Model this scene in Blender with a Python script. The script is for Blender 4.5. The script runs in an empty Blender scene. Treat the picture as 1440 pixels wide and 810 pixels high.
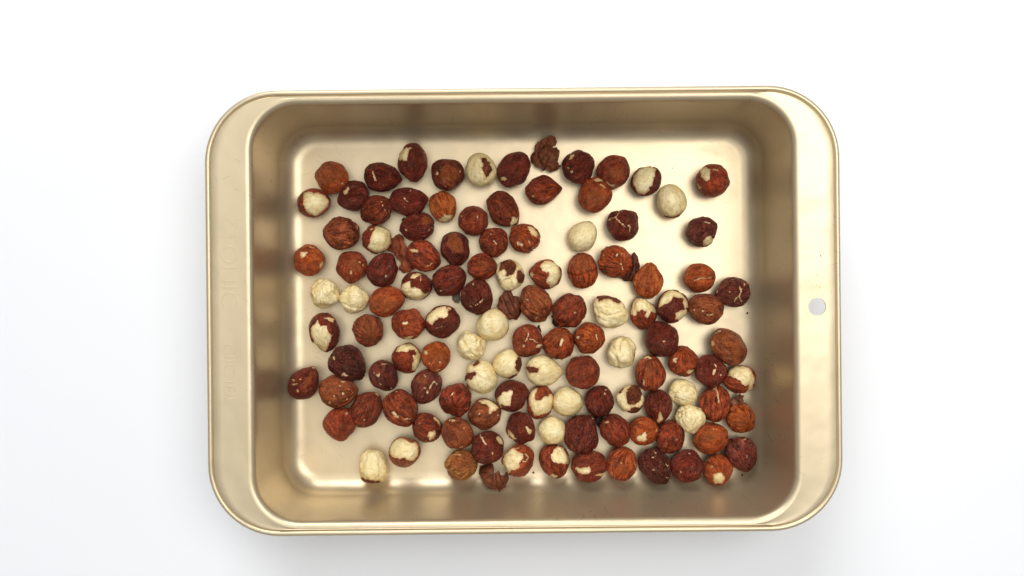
import bpy, bmesh, math, random
import numpy as np
from mathutils import Vector, Matrix

# ------------------------------------------------------------------ camera, world, lamps, exposure
CAM_H = 0.400            # lens above the pan floor (metres)
F_PX = 1250.0            # focal length in pixels of a 1440 px wide picture
sc = bpy.context.scene
col = sc.collection
cam_d = bpy.data.cameras.new('camera')
cam_d.sensor_width = 36.0
cam_d.lens = 36.0 * F_PX / 1440.0
cam_d.clip_start = 0.01
cam_d.clip_end = 50.0
cam = bpy.data.objects.new('camera', cam_d)
cam.location = (0, 0, CAM_H)
cam.rotation_euler = (0, 0, 0)
col.objects.link(cam)
sc.camera = cam

world = bpy.data.worlds.new('World')
sc.world = world
world.use_nodes = True
bg = world.node_tree.nodes['Background']
bg.inputs['Color'].default_value = (0.93, 0.965, 1.0, 1)
bg.inputs['Strength'].default_value = 0.23


def area(name, loc, target, size, power, color=(1, 1, 1), size_y=None):
    d = bpy.data.lights.new(name, 'AREA')
    d.energy = power
    d.color = color
    d.shape = 'RECTANGLE' if size_y else 'DISK'
    d.size = size
    if size_y:
        d.size_y = size_y
    o = bpy.data.objects.new(name, d)
    o.location = loc
    o.rotation_euler = (Vector(target) - Vector(loc)).to_track_quat('-Z', 'Y').to_euler()
    col.objects.link(o)
    return o


area('ceiling_lamp', (0.38, 0.20, 1.0), (0.03, 0.0, 0.0), 0.64, 3.9, (1.0, 0.98, 0.97))
area('overhead_fill', (-0.05, 0.1, 1.9), (0, 0, 0), 2.4, 13.8, (1.0, 0.99, 0.98))  # added broad fill from above, standing in for light bounced off the ceiling
area('window_light', (-0.35, 1.5, 1.15), (-0.2, 0.1, 0), 1.1, 18.5, (0.97, 0.985, 1.0))

sc.view_settings.view_transform = 'Standard'
sc.view_settings.look = 'None'
sc.view_settings.exposure = 0.13
sc.view_settings.gamma = 1.0
sc.view_settings.use_curve_mapping = False
sc.cycles.max_bounces = 8
sc.cycles.glossy_bounces = 5
sc.cycles.diffuse_bounces = 4

rng = np.random.default_rng(7)

# ------------------------------------------------------------------ noise
_perm = np.random.default_rng(3).permutation(512).astype(np.int64)
_val = np.random.default_rng(4).uniform(-1, 1, 512)


def vnoise(p):
    """Smooth value noise, -1..1, p is n x 3."""
    i = np.floor(p).astype(np.int64)
    f = p - i
    f = f * f * f * (f * (f * 6 - 15) + 10)
    out = 0

    def h(a, b, c):
        return _val[_perm[(_perm[(_perm[a & 511] + b) & 511] + c) & 511]]
    x, y, z = i[:, 0], i[:, 1], i[:, 2]
    u, v, w = f[:, 0], f[:, 1], f[:, 2]
    for dx in (0, 1):
        for dy in (0, 1):
            for dz in (0, 1):
                wt = (u if dx else 1 - u) * (v if dy else 1 - v) * (w if dz else 1 - w)
                out = out + wt * h(x + dx, y + dy, z + dz)
    return out


def fbm(p, octaves=3, gain=0.5):
    s, a = 0, 1.0
    for o in range(octaves):
        s = s + a * vnoise(p * (2.03 ** o) + 17.3 * o)
        a *= gain
    return s


def ridged(p, octaves=2):
    s, a = 0, 1.0
    for o in range(octaves):
        s = s + a * (1 - np.abs(vnoise(p * (2.1 ** o) + 9.1 * o)) * 2)
        a *= 0.5
    return s


def sd_poly(P, poly):
    """Signed distance to a closed outline, positive inside."""
    poly = np.asarray(poly, float)
    d = np.full(len(P), 1e9)
    inside = np.zeros(len(P), bool)
    n = len(poly)
    for k in range(n):
        a, b = poly[k], poly[(k + 1) % n]
        e = b - a
        w = P - a
        t = np.clip((w @ e) / max(e @ e, 1e-9), 0, 1)
        q = w - t[:, None] * e
        d = np.minimum(d, (q ** 2).sum(1))
        c = ((a[1] > P[:, 1]) != (b[1] > P[:, 1]))
        if abs(e[1]) > 1e-9:
            xx = a[0] + (P[:, 1] - a[1]) * e[0] / e[1]
            inside ^= c & (P[:, 0] < xx)
    d = np.sqrt(d)
    return np.where(inside, d, -d)


def d_line(P, pts):
    pts = np.asarray(pts, float)
    d = np.full(len(P), 1e9)
    for k in range(len(pts) - 1):
        a, b = pts[k], pts[k + 1]
        e = b - a
        w = P - a
        t = np.clip((w @ e) / max(e @ e, 1e-9), 0, 1)
        d = np.minimum(d, ((w - t[:, None] * e) ** 2).sum(1))
    return np.sqrt(d)


# ------------------------------------------------------------------ materials
def new_mat(name):
    m = bpy.data.materials.new(name)
    m.use_nodes = True
    nt = m.node_tree
    nt.nodes.clear()
    out = nt.nodes.new('ShaderNodeOutputMaterial')
    b = nt.nodes.new('ShaderNodeBsdfPrincipled')
    nt.links.new(b.outputs[0], out.inputs[0])
    return m, nt, b


class NT:
    """Small helper to wire nodes."""
    def __init__(s, nt):
        s.nt = nt

    def n(s, kind, **kw):
        x = s.nt.nodes.new(kind)
        for k, v in kw.items():
            setattr(x, k, v)
        return x

    def put(s, sock, v):
        if isinstance(v, bpy.types.NodeSocket):
            s.nt.links.new(v, sock)
        else:
            sock.default_value = v

    def math(s, op, a, b=None, c=None, clamp=False):
        x = s.n('ShaderNodeMath', operation=op, use_clamp=clamp)
        s.put(x.inputs[0], a)
        if b is not None:
            s.put(x.inputs[1], b)
        if c is not None:
            s.put(x.inputs[2], c)
        return x.outputs[0]

    def vmath(s, op, a, b=None, scale=None):
        x = s.n('ShaderNodeVectorMath', operation=op)
        s.put(x.inputs[0], a)
        if b is not None:
            s.put(x.inputs[1], b)
        if scale is not None:
            s.put(x.inputs['Scale'], scale)
        return x.outputs[0]

    def noise(s, vec, scale, detail=3, rough=0.5, w=None, dist=0.0):
        x = s.n('ShaderNodeTexNoise')
        if w is not None:
            x.noise_dimensions = '4D'
            s.put(x.inputs['W'], w)
        s.put(x.inputs['Vector'], vec)
        x.inputs['Scale'].default_value = scale
        x.inputs['Detail'].default_value = detail
        x.inputs['Roughness'].default_value = rough
        x.inputs['Distortion'].default_value = dist
        return x.outputs[0]

    def ramp(s, fac, lo, hi, a=0.0, b=1.0):
        x = s.n('ShaderNodeMapRange', interpolation_type='SMOOTHSTEP')
        s.put(x.inputs[0], fac)
        x.inputs[1].default_value = lo
        x.inputs[2].default_value = hi
        x.inputs[3].default_value = a
        x.inputs[4].default_value = b
        return x.outputs[0]

    def mix(s, fac, a, b, mode='MIX'):
        x = s.n('ShaderNodeMix', data_type='RGBA', blend_type=mode)
        s.put(x.inputs[0], fac)
        s.put(x.inputs[6], a)
        s.put(x.inputs[7], b)
        return x.outputs[2]

    def bump(s, height, strength, dist, normal=None):
        x = s.n('ShaderNodeBump')
        x.inputs['Strength'].default_value = strength
        x.inputs['Distance'].default_value = dist
        s.put(x.inputs['Height'], height)
        if normal is not None:
            s.put(x.inputs['Normal'], normal)
        return x.outputs[0]


def mat_skin():
    m, nt, b = new_mat('hazelnut_skin')
    N = NT(nt)
    oi = N.n('ShaderNodeObjectInfo')
    at = N.n('ShaderNodeAttribute', attribute_name='nutco')
    tan = N.n('ShaderNodeAttribute', attribute_name='tan')
    w = N.math('MULTIPLY', oi.outputs['Random'], 40.0)
    v = at.outputs['Vector']
    rad = N.vmath('NORMALIZE', N.vmath('MULTIPLY', v, (0, 1, 1)))
    ax = N.vmath('MULTIPLY', v, (0.32, 0, 0))
    rv = N.vmath('ADD', N.vmath('SCALE', rad, scale=1.0), ax)
    warp = N.vmath('ADD', rv, N.vmath('SCALE', v, scale=0.12))
    streak = N.noise(warp, 4.6, 3, 0.60, w, 0.35)
    mott = N.noise(v, 3.2, 4, 0.6, w)
    fine = N.noise(v, 13.0, 4, 0.65, w, 0.8)
    big = N.noise(v, 1.3, 2, 0.5, w)
    base = oi.outputs['Color']
    st_lo = N.ramp(streak, 0.40, 0.60, 0.30, 1.65)
    st_mix = N.math('ADD', 1.0, N.math('MULTIPLY', N.math('SUBTRACT', st_lo, 1.0), oi.outputs['Alpha']))
    lum = N.math('MULTIPLY', st_mix, N.ramp(mott, 0.3, 0.72, 0.62, 1.32))
    lum = N.math('MULTIPLY', lum, N.ramp(fine, 0.36, 0.64, 0.70, 1.26))
    lum = N.math('MULTIPLY', lum, N.ramp(big, 0.3, 0.7, 0.8, 1.18))
    c = N.vmath('SCALE', base, scale=lum)
    tanc = N.vmath('SCALE', (0.38, 0.102, 0.026), scale=N.math('MULTIPLY', N.ramp(fine, 0.3, 0.7, 0.7, 1.2), N.ramp(streak, 0.32, 0.68, 0.75, 1.15)))
    tf = N.ramp(N.math('ADD', N.math('ADD', N.math('MULTIPLY', mott, 0.8), N.math('MULTIPLY', fine, 0.5)), tan.outputs['Fac']), 1.05, 1.75, 0.0, 0.8)
    c = N.mix(tf, c, tanc)
    # dusty pale scuffs, thin and broken, also painting in highlights along the wrinkles
    sc1 = N.noise(warp, 11.0, 2, 0.5, N.math('ADD', w, 7.3), 1.2)
    line = N.math('ABSOLUTE', N.math('SUBTRACT', sc1, 0.5))
    lm = N.math('MULTIPLY', N.ramp(line, 0.0, 0.018, 1, 0), N.ramp(N.noise(v, 2.6, 2, 0.5, N.math('ADD', w, 3.1)), 0.46, 0.62))
    c = N.mix(N.math('MULTIPLY', lm, 0.62), c, (0.50, 0.30, 0.22, 1))
    vf = N.n('ShaderNodeTexVoronoi')
    vf.inputs['Scale'].default_value = 6.5
    nt.links.new(N.vmath('ADD', N.vmath('MULTIPLY', v, (1.0, 1.6, 1.6)), N.vmath('SCALE', (1.0, 2.3, 3.7), scale=w)), vf.inputs['Vector'])
    sf = N.n('ShaderNodeSeparateColor')
    nt.links.new(vf.outputs['Color'], sf.inputs[0])
    fl = N.math('MULTIPLY', N.math('GREATER_THAN', sf.outputs[0], 0.86), N.ramp(N.math('ADD', vf.outputs['Distance'], N.math('MULTIPLY', fine, 0.3)), 0.34, 0.42, 1, 0))
    c = N.mix(N.math('MULTIPLY', fl, 0.42), c, (0.60, 0.36, 0.26, 1))  # pale skin flecks that also serve as painted glints
    # edge shade put into the colour: tinted coat darkens at glancing angles, base lightened
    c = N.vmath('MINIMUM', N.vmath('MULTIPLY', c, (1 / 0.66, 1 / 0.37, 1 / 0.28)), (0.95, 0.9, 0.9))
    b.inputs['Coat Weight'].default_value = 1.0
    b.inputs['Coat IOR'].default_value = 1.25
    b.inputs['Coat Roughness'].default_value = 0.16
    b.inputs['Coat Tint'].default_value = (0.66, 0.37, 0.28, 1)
    nt.links.new(c, b.inputs['Base Color'])
    nt.links.new(N.ramp(fine, 0.3, 0.7, 0.20, 0.36), b.inputs['Roughness'])
    b.inputs['Specular IOR Level'].default_value = 0.5
    wn = N.noise(N.vmath('ADD', N.vmath('SCALE', rad, scale=0.8), N.vmath('MULTIPLY', v, (1.3, 0.6, 0.6))), 4.2, 2, 0.5, N.math('ADD', w, 11.7), 1.6)
    wr = N.math('PINGPONG', N.math('MULTIPLY', wn, 9.0), 0.5)
    wk = N.ramp(wr, 0.0, 0.5)
    h = N.math('ADD', N.math('ADD', N.math('MULTIPLY', streak, 0.9), N.math('MULTIPLY', fine, 0.55)), N.math('MULTIPLY', wk, 0.16))
    bn = N.bump(h, 0.9, 0.0009)
    nt.links.new(bn, b.inputs['Normal'])
    nt.links.new(bn, b.inputs['Coat Normal'])
    return m


def mat_kernel():
    m, nt, b = new_mat('hazelnut_kernel')
    N = NT(nt)
    oi = N.n('ShaderNodeObjectInfo')
    at = N.n('ShaderNodeAttribute', attribute_name='nutco')
    v = at.outputs['Vector']
    w = N.math('MULTIPLY', oi.outputs['Random'], 40.0)
    rad = N.vmath('NORMALIZE', N.vmath('MULTIPLY', v, (0, 1, 1)))
    rv = N.vmath('ADD', N.vmath('SCALE', rad, scale=1.0), N.vmath('MULTIPLY', v, (0.9, 0.25, 0.25)))
    streak = N.noise(rv, 5.0, 3, 0.6, w, 0.6)
    big = N.noise(v, 1.5, 2, 0.5, w)
    fine = N.noise(v, 12.0, 4, 0.65, w)
    c = N.mix(N.ramp(big, 0.32, 0.68), (0.84, 0.68, 0.35, 1), (0.89, 0.78, 0.49, 1))
    c = N.mix(N.ramp(streak, 0.47, 0.66, 0.0, 0.75), c, (0.62, 0.44, 0.20, 1))
    c = N.mix(N.ramp(fine, 0.62, 0.72, 0.0, 0.5), c, (0.52, 0.34, 0.15, 1))
    sa = N.n('ShaderNodeAttribute', attribute_name='stain')
    c = N.mix(N.math('MULTIPLY', sa.outputs['Fac'], N.ramp(fine, 0.30, 0.62, 0.25, 0.95)), c, (0.50, 0.255, 0.125, 1))
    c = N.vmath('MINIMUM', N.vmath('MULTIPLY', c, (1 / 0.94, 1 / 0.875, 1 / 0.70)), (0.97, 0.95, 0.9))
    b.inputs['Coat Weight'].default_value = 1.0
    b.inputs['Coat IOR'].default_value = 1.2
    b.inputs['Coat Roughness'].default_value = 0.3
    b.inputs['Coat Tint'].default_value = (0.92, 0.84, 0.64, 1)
    nt.links.new(c, b.inputs['Base Color'])
    b.inputs['Roughness'].default_value = 0.36
    b.inputs['Specular IOR Level'].default_value = 0.5
    h = N.math('ADD', streak, N.math('MULTIPLY', fine, 0.45))
    bn = N.bump(h, 0.6, 0.0004)
    nt.links.new(bn, b.inputs['Normal'])
    nt.links.new(bn, b.inputs['Coat Normal'])
    return m


def mat_metal():
    m, nt, b = new_mat('champagne_coated_steel')
    N = NT(nt)
    tc = N.n('ShaderNodeTexCoord')
    v = tc.outputs['Object']
    big = N.noise(v, 14, 3, 0.5)
    grain = N.noise(v, 2600, 2, 0.6)
    smear = N.noise(N.vmath('MULTIPLY', v, (30, 90, 30)), 1.0, 4, 0.6)
    c = N.mix(N.ramp(big, 0.3, 0.7), (0.62, 0.505, 0.325, 1), (0.66, 0.545, 0.36, 1))
    c = N.mix(N.ramp(smear, 0.62, 0.8, 0.0, 0.12), c, (0.42, 0.30, 0.16, 1))
    marks = None

    # short hairline scratches at several directions, each gated at random
    for k, (rot, sx, sy, gate, th) in enumerate(((0.5, 170, 520, 0.90, 0.04), (-0.35, 130, 560, 0.93, 0.035), (1.35, 190, 600, 0.94, 0.035))):
        mp = N.n('ShaderNodeMapping')
        mp.inputs['Rotation'].default_value = (0, 0, rot)
        nt.links.new(v, mp.inputs['Vector'])
        sv = N.vmath('MULTIPLY', mp.outputs[0], (sx, sy, 150))
        vo = N.n('ShaderNodeTexVoronoi')
        vo.feature = 'F1'
        vo.inputs['Scale'].default_value = 1.0
        nt.links.new(sv, vo.inputs['Vector'])
        # distance measured mostly across the scratch
        loc = N.vmath('SUBTRACT', sv, vo.outputs['Position'])
        sp = N.n('ShaderNodeSeparateXYZ')
        nt.links.new(loc, sp.inputs[0])
        across = N.math('ABSOLUTE', N.math('ADD', sp.outputs[1], N.math('MULTIPLY', N.math('POWER', sp.outputs[0], 2.0), 0.5)))
        along = N.math('ABSOLUTE', sp.outputs[0])
        sepc = N.n('ShaderNodeSeparateColor')
        nt.links.new(vo.outputs['Color'], sepc.inputs[0])
        g = N.math('GREATER_THAN', sepc.outputs[0], gate)
        mk = N.math('MULTIPLY', N.math('MULTIPLY', N.ramp(across, th, th * 2.2, 1, 0), N.ramp(along, 0.22, 0.30, 1, 0)), g)
        marks = mk if marks is None else N.math('MAXIMUM', marks, mk)
    # baked-on specks
    vo = N.n('ShaderNodeTexVoronoi')
    vo.inputs['Scale'].default_value = 240
    nt.links.new(v, vo.inputs['Vector'])
    sepc = N.n('ShaderNodeSeparateColor')
    nt.links.new(vo.outputs['Color'], sepc.inputs[0])
    patchy = N.noise(v, 26, 2, 0.5)
    thr = N.ramp(patchy, 0.56, 0.74, 0.999, 0.86)
    speck = N.math('MULTIPLY', N.math('GREATER_THAN', sepc.outputs[1], thr), N.ramp(vo.outputs['Distance'], 0.06, 0.12, 1, 0))
    # pin-hole pits round the hanging hole of the handle
    d = N.vmath('MULTIPLY', N.vmath('SUBTRACT', v, (0.1180, 0.0085, 0.044)), (1.25, 0.75, 0.0))
    ln = N.n('ShaderNodeVectorMath', operation='LENGTH')
    nt.links.new(d, ln.inputs[0])
    vo2 = N.n('ShaderNodeTexVoronoi')
    vo2.inputs['Scale'].default_value = 900
    nt.links.new(v, vo2.inputs['Vector'])
    sep2 = N.n('ShaderNodeSeparateColor')
    nt.links.new(vo2.outputs['Color'], sep2.inputs[0])
    pit = N.math('MULTIPLY', N.ramp(vo2.outputs['Distance'], 0.18, 0.30, 1, 0), N.math('GREATER_THAN', sep2.outputs[0], 0.66))
    pit = N.math('MULTIPLY', pit, N.ramp(N.math('ADD', ln.outputs['Value'], N.math('MULTIPLY', patchy, 0.006)), 0.0085, 0.0125, 1, 0))
    c = N.mix(N.math('MULTIPLY', marks, N.ramp(patchy, 0.42, 0.62, 0.0, 0.30)), c, (0.16, 0.13, 0.09, 1))
    c = N.mix(N.math('MULTIPLY', pit, 0.55), c, (0.26, 0.17, 0.08, 1))
    c = N.mix(speck, c, (0.10, 0.055, 0.025, 1))
    nt.links.new(c, b.inputs['Base Color'])
    nt.links.new(N.math('SUBTRACT', 0.70, N.math('MULTIPLY', speck, 0.7)), b.inputs['Metallic'])
    r = N.math('ADD', N.ramp(big, 0.3, 0.7, 0.36, 0.41), N.math('MULTIPLY', N.ramp(smear, 0.5, 0.75), 0.05))
    nt.links.new(r, b.inputs['Roughness'])
    bh = N.math('ADD', N.math('MULTIPLY', N.noise(v, 55, 2, 0.5), 1.0), N.math('MULTIPLY', grain, 0.04))
    nt.links.new(N.bump(bh, 0.42, 0.0011), b.inputs['Normal'])
    return m


def mat_table():
    m, nt, b = new_mat('white_table_top')
    N = NT(nt)
    tc = N.n('ShaderNodeTexCoord')
    v = tc.outputs['Object']
    c = N.mix(N.ramp(N.noise(v, 7, 3, 0.5), 0.3, 0.7), (0.88, 0.89, 0.905, 1), (0.90, 0.905, 0.91, 1))
    nt.links.new(c, b.inputs['Base Color'])
    b.inputs['Roughness'].default_value = 0.55
    b.inputs['Specular IOR Level'].default_value = 0.3
    nt.links.new(N.bump(N.noise(v, 900, 3, 0.6), 0.05, 0.0005), b.inputs['Normal'])
    return m


def mat_flake():
    m, nt, b = new_mat('loose_skin')
    N = NT(nt)
    oi = N.n('ShaderNodeObjectInfo')
    tc = N.n('ShaderNodeTexCoord')
    v = tc.outputs['Object']
    n1 = N.noise(v, 260, 4, 0.6, None, 0.5)
    n2 = N.noise(v, 1500, 3, 0.6)
    c = N.vmath('SCALE', oi.outputs['Color'], scale=N.math('MULTIPLY', N.ramp(n1, 0.3, 0.7, 0.6, 1.4), N.ramp(n2, 0.3, 0.7, 0.85, 1.15)))
    c = N.mix(N.ramp(n2, 0.66, 0.74, 0.0, 0.5), c, (0.34, 0.17, 0.09, 1))
    nt.links.new(c, b.inputs['Base Color'])
    b.inputs['Roughness'].default_value = 0.6
    b.inputs['Specular IOR Level'].default_value = 0.25
    nt.links.new(N.bump(n1, 0.6, 0.0005), b.inputs['Normal'])
    return m


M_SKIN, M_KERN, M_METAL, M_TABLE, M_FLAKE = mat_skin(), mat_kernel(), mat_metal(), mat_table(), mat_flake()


# ------------------------------------------------------------------ object helpers
def mesh_from(name, V, F, mat, smooth=True):
    """V n x 3 array, F n x 3 int array (triangles) or a list of polygons."""
    me = bpy.data.meshes.new(name)
    if isinstance(F, np.ndarray):
        nf = len(F)
        me.vertices.add(len(V))
        me.vertices.foreach_set('co', np.asarray(V, np.float32).ravel())
        me.loops.add(nf * 3)
        me.loops.foreach_set('vertex_index', F.astype(np.int32).ravel())
        me.polygons.add(nf)
        me.polygons.foreach_set('loop_start', np.arange(0, nf * 3, 3, dtype=np.int32))
        me.polygons.foreach_set('loop_total', np.full(nf, 3, dtype=np.int32))
        me.update(calc_edges=True)
    else:
        me.from_pydata([tuple(p) for p in V], [], F)
        me.update()
    me.polygons.foreach_set('use_smooth', np.full(len(me.polygons), smooth))
    me.materials.append(mat)
    return me


def link(name, data, parent=None):
    o = bpy.data.objects.new(name, data)
    col.objects.link(o)
    if parent is not None:
        o.parent = parent
    return o


def tag(o, label, cat, group=None, kind=None):
    if label:
        o['label'] = label
    if cat:
        o['category'] = cat
    if group:
        o['group'] = group
    if kind:
        o['kind'] = kind
    return o


def px(x, y, z=0.0):
    """Photograph pixel to a point at height z (the lens looks straight down)."""
    s = (CAM_H - z) / F_PX
    return (x - 720.0) * s, -(y - 405.0) * s


# ------------------------------------------------------------------ table
T = 0.0008
me = bpy.data.meshes.new('table_top')
bm = bmesh.new()
bmesh.ops.create_grid(bm, x_segments=2, y_segments=2, size=1.6)
bm.to_mesh(me)
bm.free()
me.materials.append(M_TABLE)
table = link('table_top', me)
table.location = (0, 0, -T - 0.0004)
tag(table, 'plain white table top under the baking pan', None, kind='structure')

# ------------------------------------------------------------------ baking pan
MM = 0.001
PAN_C = (0.0047, -0.0092)
PAN_ROT = math.radians(0.60)
HR = 44.0
IN = (108.4, 83.6, 18.0)           # opening at the top: half length, half width, corner radius
OUT = (127.3, 89.4, 28.8)
FLOOR = (97.6, 72.6)
FIL = 9.0
RO = 2.6


def rrect(hx, hy, r, nc=14, ns=14):
    """Rounded rectangle, one point list with the same count for every size; starts at the top of the right side."""
    r = max(r, 0.01)
    pts = []
    cs = [(hx - r, hy - r, 0), (-(hx - r), hy - r, 90), (-(hx - r), -(hy - r), 180), (hx - r, -(hy - r), 270)]
    for k, (cx, cy, a0) in enumerate(cs):
        for i in range(nc + 1):
            a = math.radians(a0 + 90.0 * i / nc)
            pts.append((cx + r * math.cos(a), cy + r * math.sin(a)))
        p = pts[-1]
        nx, ny, na = cs[(k + 1) % 4]
        a = math.radians(na)
        q = (nx + r * math.cos(a), ny + r * math.sin(a))
        for i in range(1, ns):
            t = i / ns
            pts.append((p[0] + (q[0] - p[0]) * t, p[1] + (q[1] - p[1]) * t))
    return pts


NC, NS = 14, 14
SEG = NC + NS


def loops_to_mesh(name, loops, idx, closed_ring, mat, close_profile=False, cap_first=False, cap_last=False, end_caps=False):
    V, F = [], []
    n = len(idx)
    for (pts, z) in loops:
        for i in idx:
            V.append((pts[i][0] * MM, pts[i][1] * MM, z * MM))
    L = len(loops)
    pairs = [(a, a + 1) for a in range(L - 1)] + ([(L - 1, 0)] if close_profile else [])
    rng_i = range(n) if closed_ring else range(n - 1)
    for a, b_ in pairs:
        for i in rng_i:
            j = (i + 1) % n
            F.append((a * n + i, a * n + j, b_ * n + j, b_ * n + i))
    if cap_first:
        F.append(tuple(range(n)))
    if cap_last:
        F.append(tuple((L - 1) * n + i for i in reversed(range(n))))
    if end_caps:
        F.append(tuple(a * n for a in range(L)))
        F.append(tuple(a * n + n - 1 for a in reversed(range(L))))
    me = mesh_from(name, V, F, mat)
    bm = bmesh.new()
    bm.from_mesh(me)
    bmesh.ops.recalc_face_normals(bm, faces=bm.faces)
    bm.to_mesh(me)
    bm.free()
    me.set_sharp_from_angle(angle=math.radians(55))
    return me


def prof(d, z):
    """Loop offset d inward from the flange's inner flat edge."""
    hx, hy, r = IN[0] + RO - d[0], IN[1] + RO - d[0], IN[2] + RO - d[0]
    return (rrect(hx, hy, r), z)


pan = bpy.data.objects.new('baking_pan', None)
col.objects.link(pan)
pan.location = (PAN_C[0], PAN_C[1], 0)
pan.rotation_euler = (0, 0, PAN_ROT)
pan.empty_display_size = 0.05
tag(pan, 'champagne gold rectangular metal baking pan with wide end handles, holding hazelnuts', 'baking pan')

# basin: inner face from the round-over down to the floor, outer face back up
basin = []
WALL_END = IN[0] - (FLOOR[0] + FIL)           # how far the wall leans in
for k in range(9):
    a = math.radians(86 * k / 8)
    basin.append((rrect(IN[0] + RO - RO * math.sin(a), IN[1] + RO - RO * math.sin(a), IN[2] + RO - RO * math.sin(a)), HR - RO * (1 - math.cos(a))))
for k in range(1, 8):
    t = k / 8
    z = (HR - RO) + (FIL - (HR - RO)) * t
    bow = 0.35 * math.sin(math.pi * t)
    d = WALL_END * t - bow
    basin.append((rrect(IN[0] - d, IN[1] - d * ((IN[1] - FLOOR[1] - FIL) / WALL_END), IN[2] - d * 0.6), z))
for k in range(13):
    a = math.radians(90 * k / 12)
    hx = FLOOR[0] + FIL * math.cos(a)
    hy = FLOOR[1] + FIL * math.cos(a)
    r = 7.5 + FIL * math.cos(a)
    basin.append((rrect(hx, hy, r), FIL * (1 - math.sin(a))))
for k in range(1, 10):
    t = 1 - k / 10
    basin.append((rrect(FLOOR[0] - 60 * (1 - t), FLOOR[1] - 60 * (1 - t), max(7.5 * t, 0.5)), 0.0))
inner_n = len(basin)
outer = []
for (pts, z) in [
        (rrect(FLOOR[0], FLOOR[1], 7.5), -0.7),
        (rrect(FLOOR[0] + 5.5, FLOOR[1] + 5.5, 13.0), 1.2),
        (rrect(FLOOR[0] + FIL + .4, FLOOR[1] + FIL + .4, 17.0), 6.0),
        (rrect(FLOOR[0] + FIL + .8, FLOOR[1] + FIL + .8, 17.3), 9.0),
        (rrect(IN[0] + 0.75, IN[1] + 0.75, IN[2] + .75), HR - 3.4),
        (rrect(IN[0] + RO, IN[1] + RO, IN[2] + RO), HR - 0.8)]:
    outer.append((pts, z))
all_loops = list(reversed(basin)) + list(reversed(outer))
full = list(range(len(basin[0][0])))
# closed shell: floor cap on the inside, bottom cap on the outside
me = loops_to_mesh('basin', list(reversed(outer)) and (outer + basin), full, True, M_METAL, False, True, True)
basin_o = link('basin', me, pan)

# rim: bead rolled over the outer edge, then the flat of the flange
bead = []
for k in range(11):
    a = math.radians(-80 + 250 * k / 10)       # from under the bead, round the outside, over the top to its inside foot
    d = 1.15 - 1.15 * math.cos(a)
    z = HR - 0.85 + 1.15 * math.sin(a)
    bead.append((rrect(OUT[0] - d, OUT[1] - d, OUT[2] - d), z))
bead.append((rrect(OUT[0] - 2.55, OUT[1] - 2.55, OUT[2] - 2.55), HR - 0.08))
rim = bead
o2 = rrect(OUT[0] - 2.75, OUT[1] - 2.75, OUT[2] - 2.75)
i2 = rrect(IN[0] + RO, IN[1] + RO, IN[2] + RO)
for t in (0.0, 0.25, 0.5, 0.75, 1.0):
    # a shallow dish between bead and round-over
    zz = HR - 0.12 * math.sin(math.pi * t)
    rim.append(([(p[0] + (q[0] - p[0]) * t, p[1] + (q[1] - p[1]) * t) for p, q in zip(o2, i2)], zz))
rim.append((i2, HR - 0.8))
rim.append((rrect(OUT[0] - 2.6, OUT[1] - 2.6, OUT[2] - 2.6), HR - 0.8))
total = len(o2)
# corner k spans indexes k*SEG .. k*SEG+NC, the straight after it up to (k+1)*SEG
top_rim = list(range(NC, SEG + 1))                                  # along the top straight
left_end = list(range(SEG, 2 * SEG + SEG + NC + 1 - SEG + 0))       # corner, left straight, corner
left_end = list(range(SEG, 2 * SEG + NC + 1))
bottom_rim = list(range(2 * SEG + NC, 3 * SEG + 1))
right_end = [i % total for i in range(3 * SEG, 4 * SEG + NC + 1)]
for nm, idx in (('handle', left_end), ('handle', right_end), ('rim', top_rim), ('rim', bottom_rim)):
    me = loops_to_mesh(nm, rim, idx, False, M_METAL, True, False, False, True)
    o = link(nm, me, pan)
    if idx is right_end:
        o['label'] = 'plain handle with a round hanging hole'
        bmc = bmesh.new()
        bmesh.ops.create_cone(bmc, cap_ends=True, segments=48, radius1=0.00355, radius2=0.00355, depth=0.006)
        mc = bpy.data.meshes.new('cutter')
        bmc.to_mesh(mc)
        bmc.free()
        cut = bpy.data.objects.new('cutter', mc)
        col.objects.link(cut)
        cut.parent = pan
        cut.location = (0.1176, 0.0005, HR * MM)
        md = o.modifiers.new('hole', 'BOOLEAN')
        md.operation = 'DIFFERENCE'
        md.solver = 'EXACT'
        md.object = cut
        bpy.context.view_layer.update()
        dg = bpy.context.evaluated_depsgraph_get()
        me2 = bpy.data.meshes.new_from_object(o.evaluated_get(dg))
        o.modifiers.clear()
        o.data = me2
        me2.name = 'handle_with_hole'
        bpy.data.objects.remove(cut)
        n_ = len(me2.polygons)
        flat = np.array([abs(p.normal.z) < 0.2 and p.area < 1.2e-6 for p in me2.polygons])
        me2.polygons.foreach_set('use_smooth', np.full(n_, True))
        try:
            me2.set_sharp_from_angle(angle=math.radians(50))
        except Exception:
            pass
    elif idx is left_end:
        o['label'] = 'handle with faint embossed lettering'
        handle_left = o


def emboss(text, size, x, y, spacing=1.0):
    cu = bpy.data.curves.new('lettering', 'FONT')
    cu.body = text
    cu.size = size
    cu.space_character = spacing
    cu.extrude = 0.00002
    cu.bevel_depth = 0.00004
    cu.bevel_resolution = 1
    cu.offset = -0.00012
    cu.align_x = 'LEFT'
    tmp = bpy.data.objects.new('lettering_tmp', cu)
    col.objects.link(tmp)
    bpy.context.view_layer.update()
    dg = bpy.context.evaluated_depsgraph_get()
    me = bpy.data.meshes.new_from_object(tmp.evaluated_get(dg))
    bpy.data.objects.remove(tmp)
    me.materials.clear()
    me.materials.append(M_METAL)
    o = link('lettering', me, handle_left)
    o.location = (x, y, (HR - 0.10) * MM)
    o.rotation_euler = (0, 0, math.radians(-90))
    return o


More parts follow.
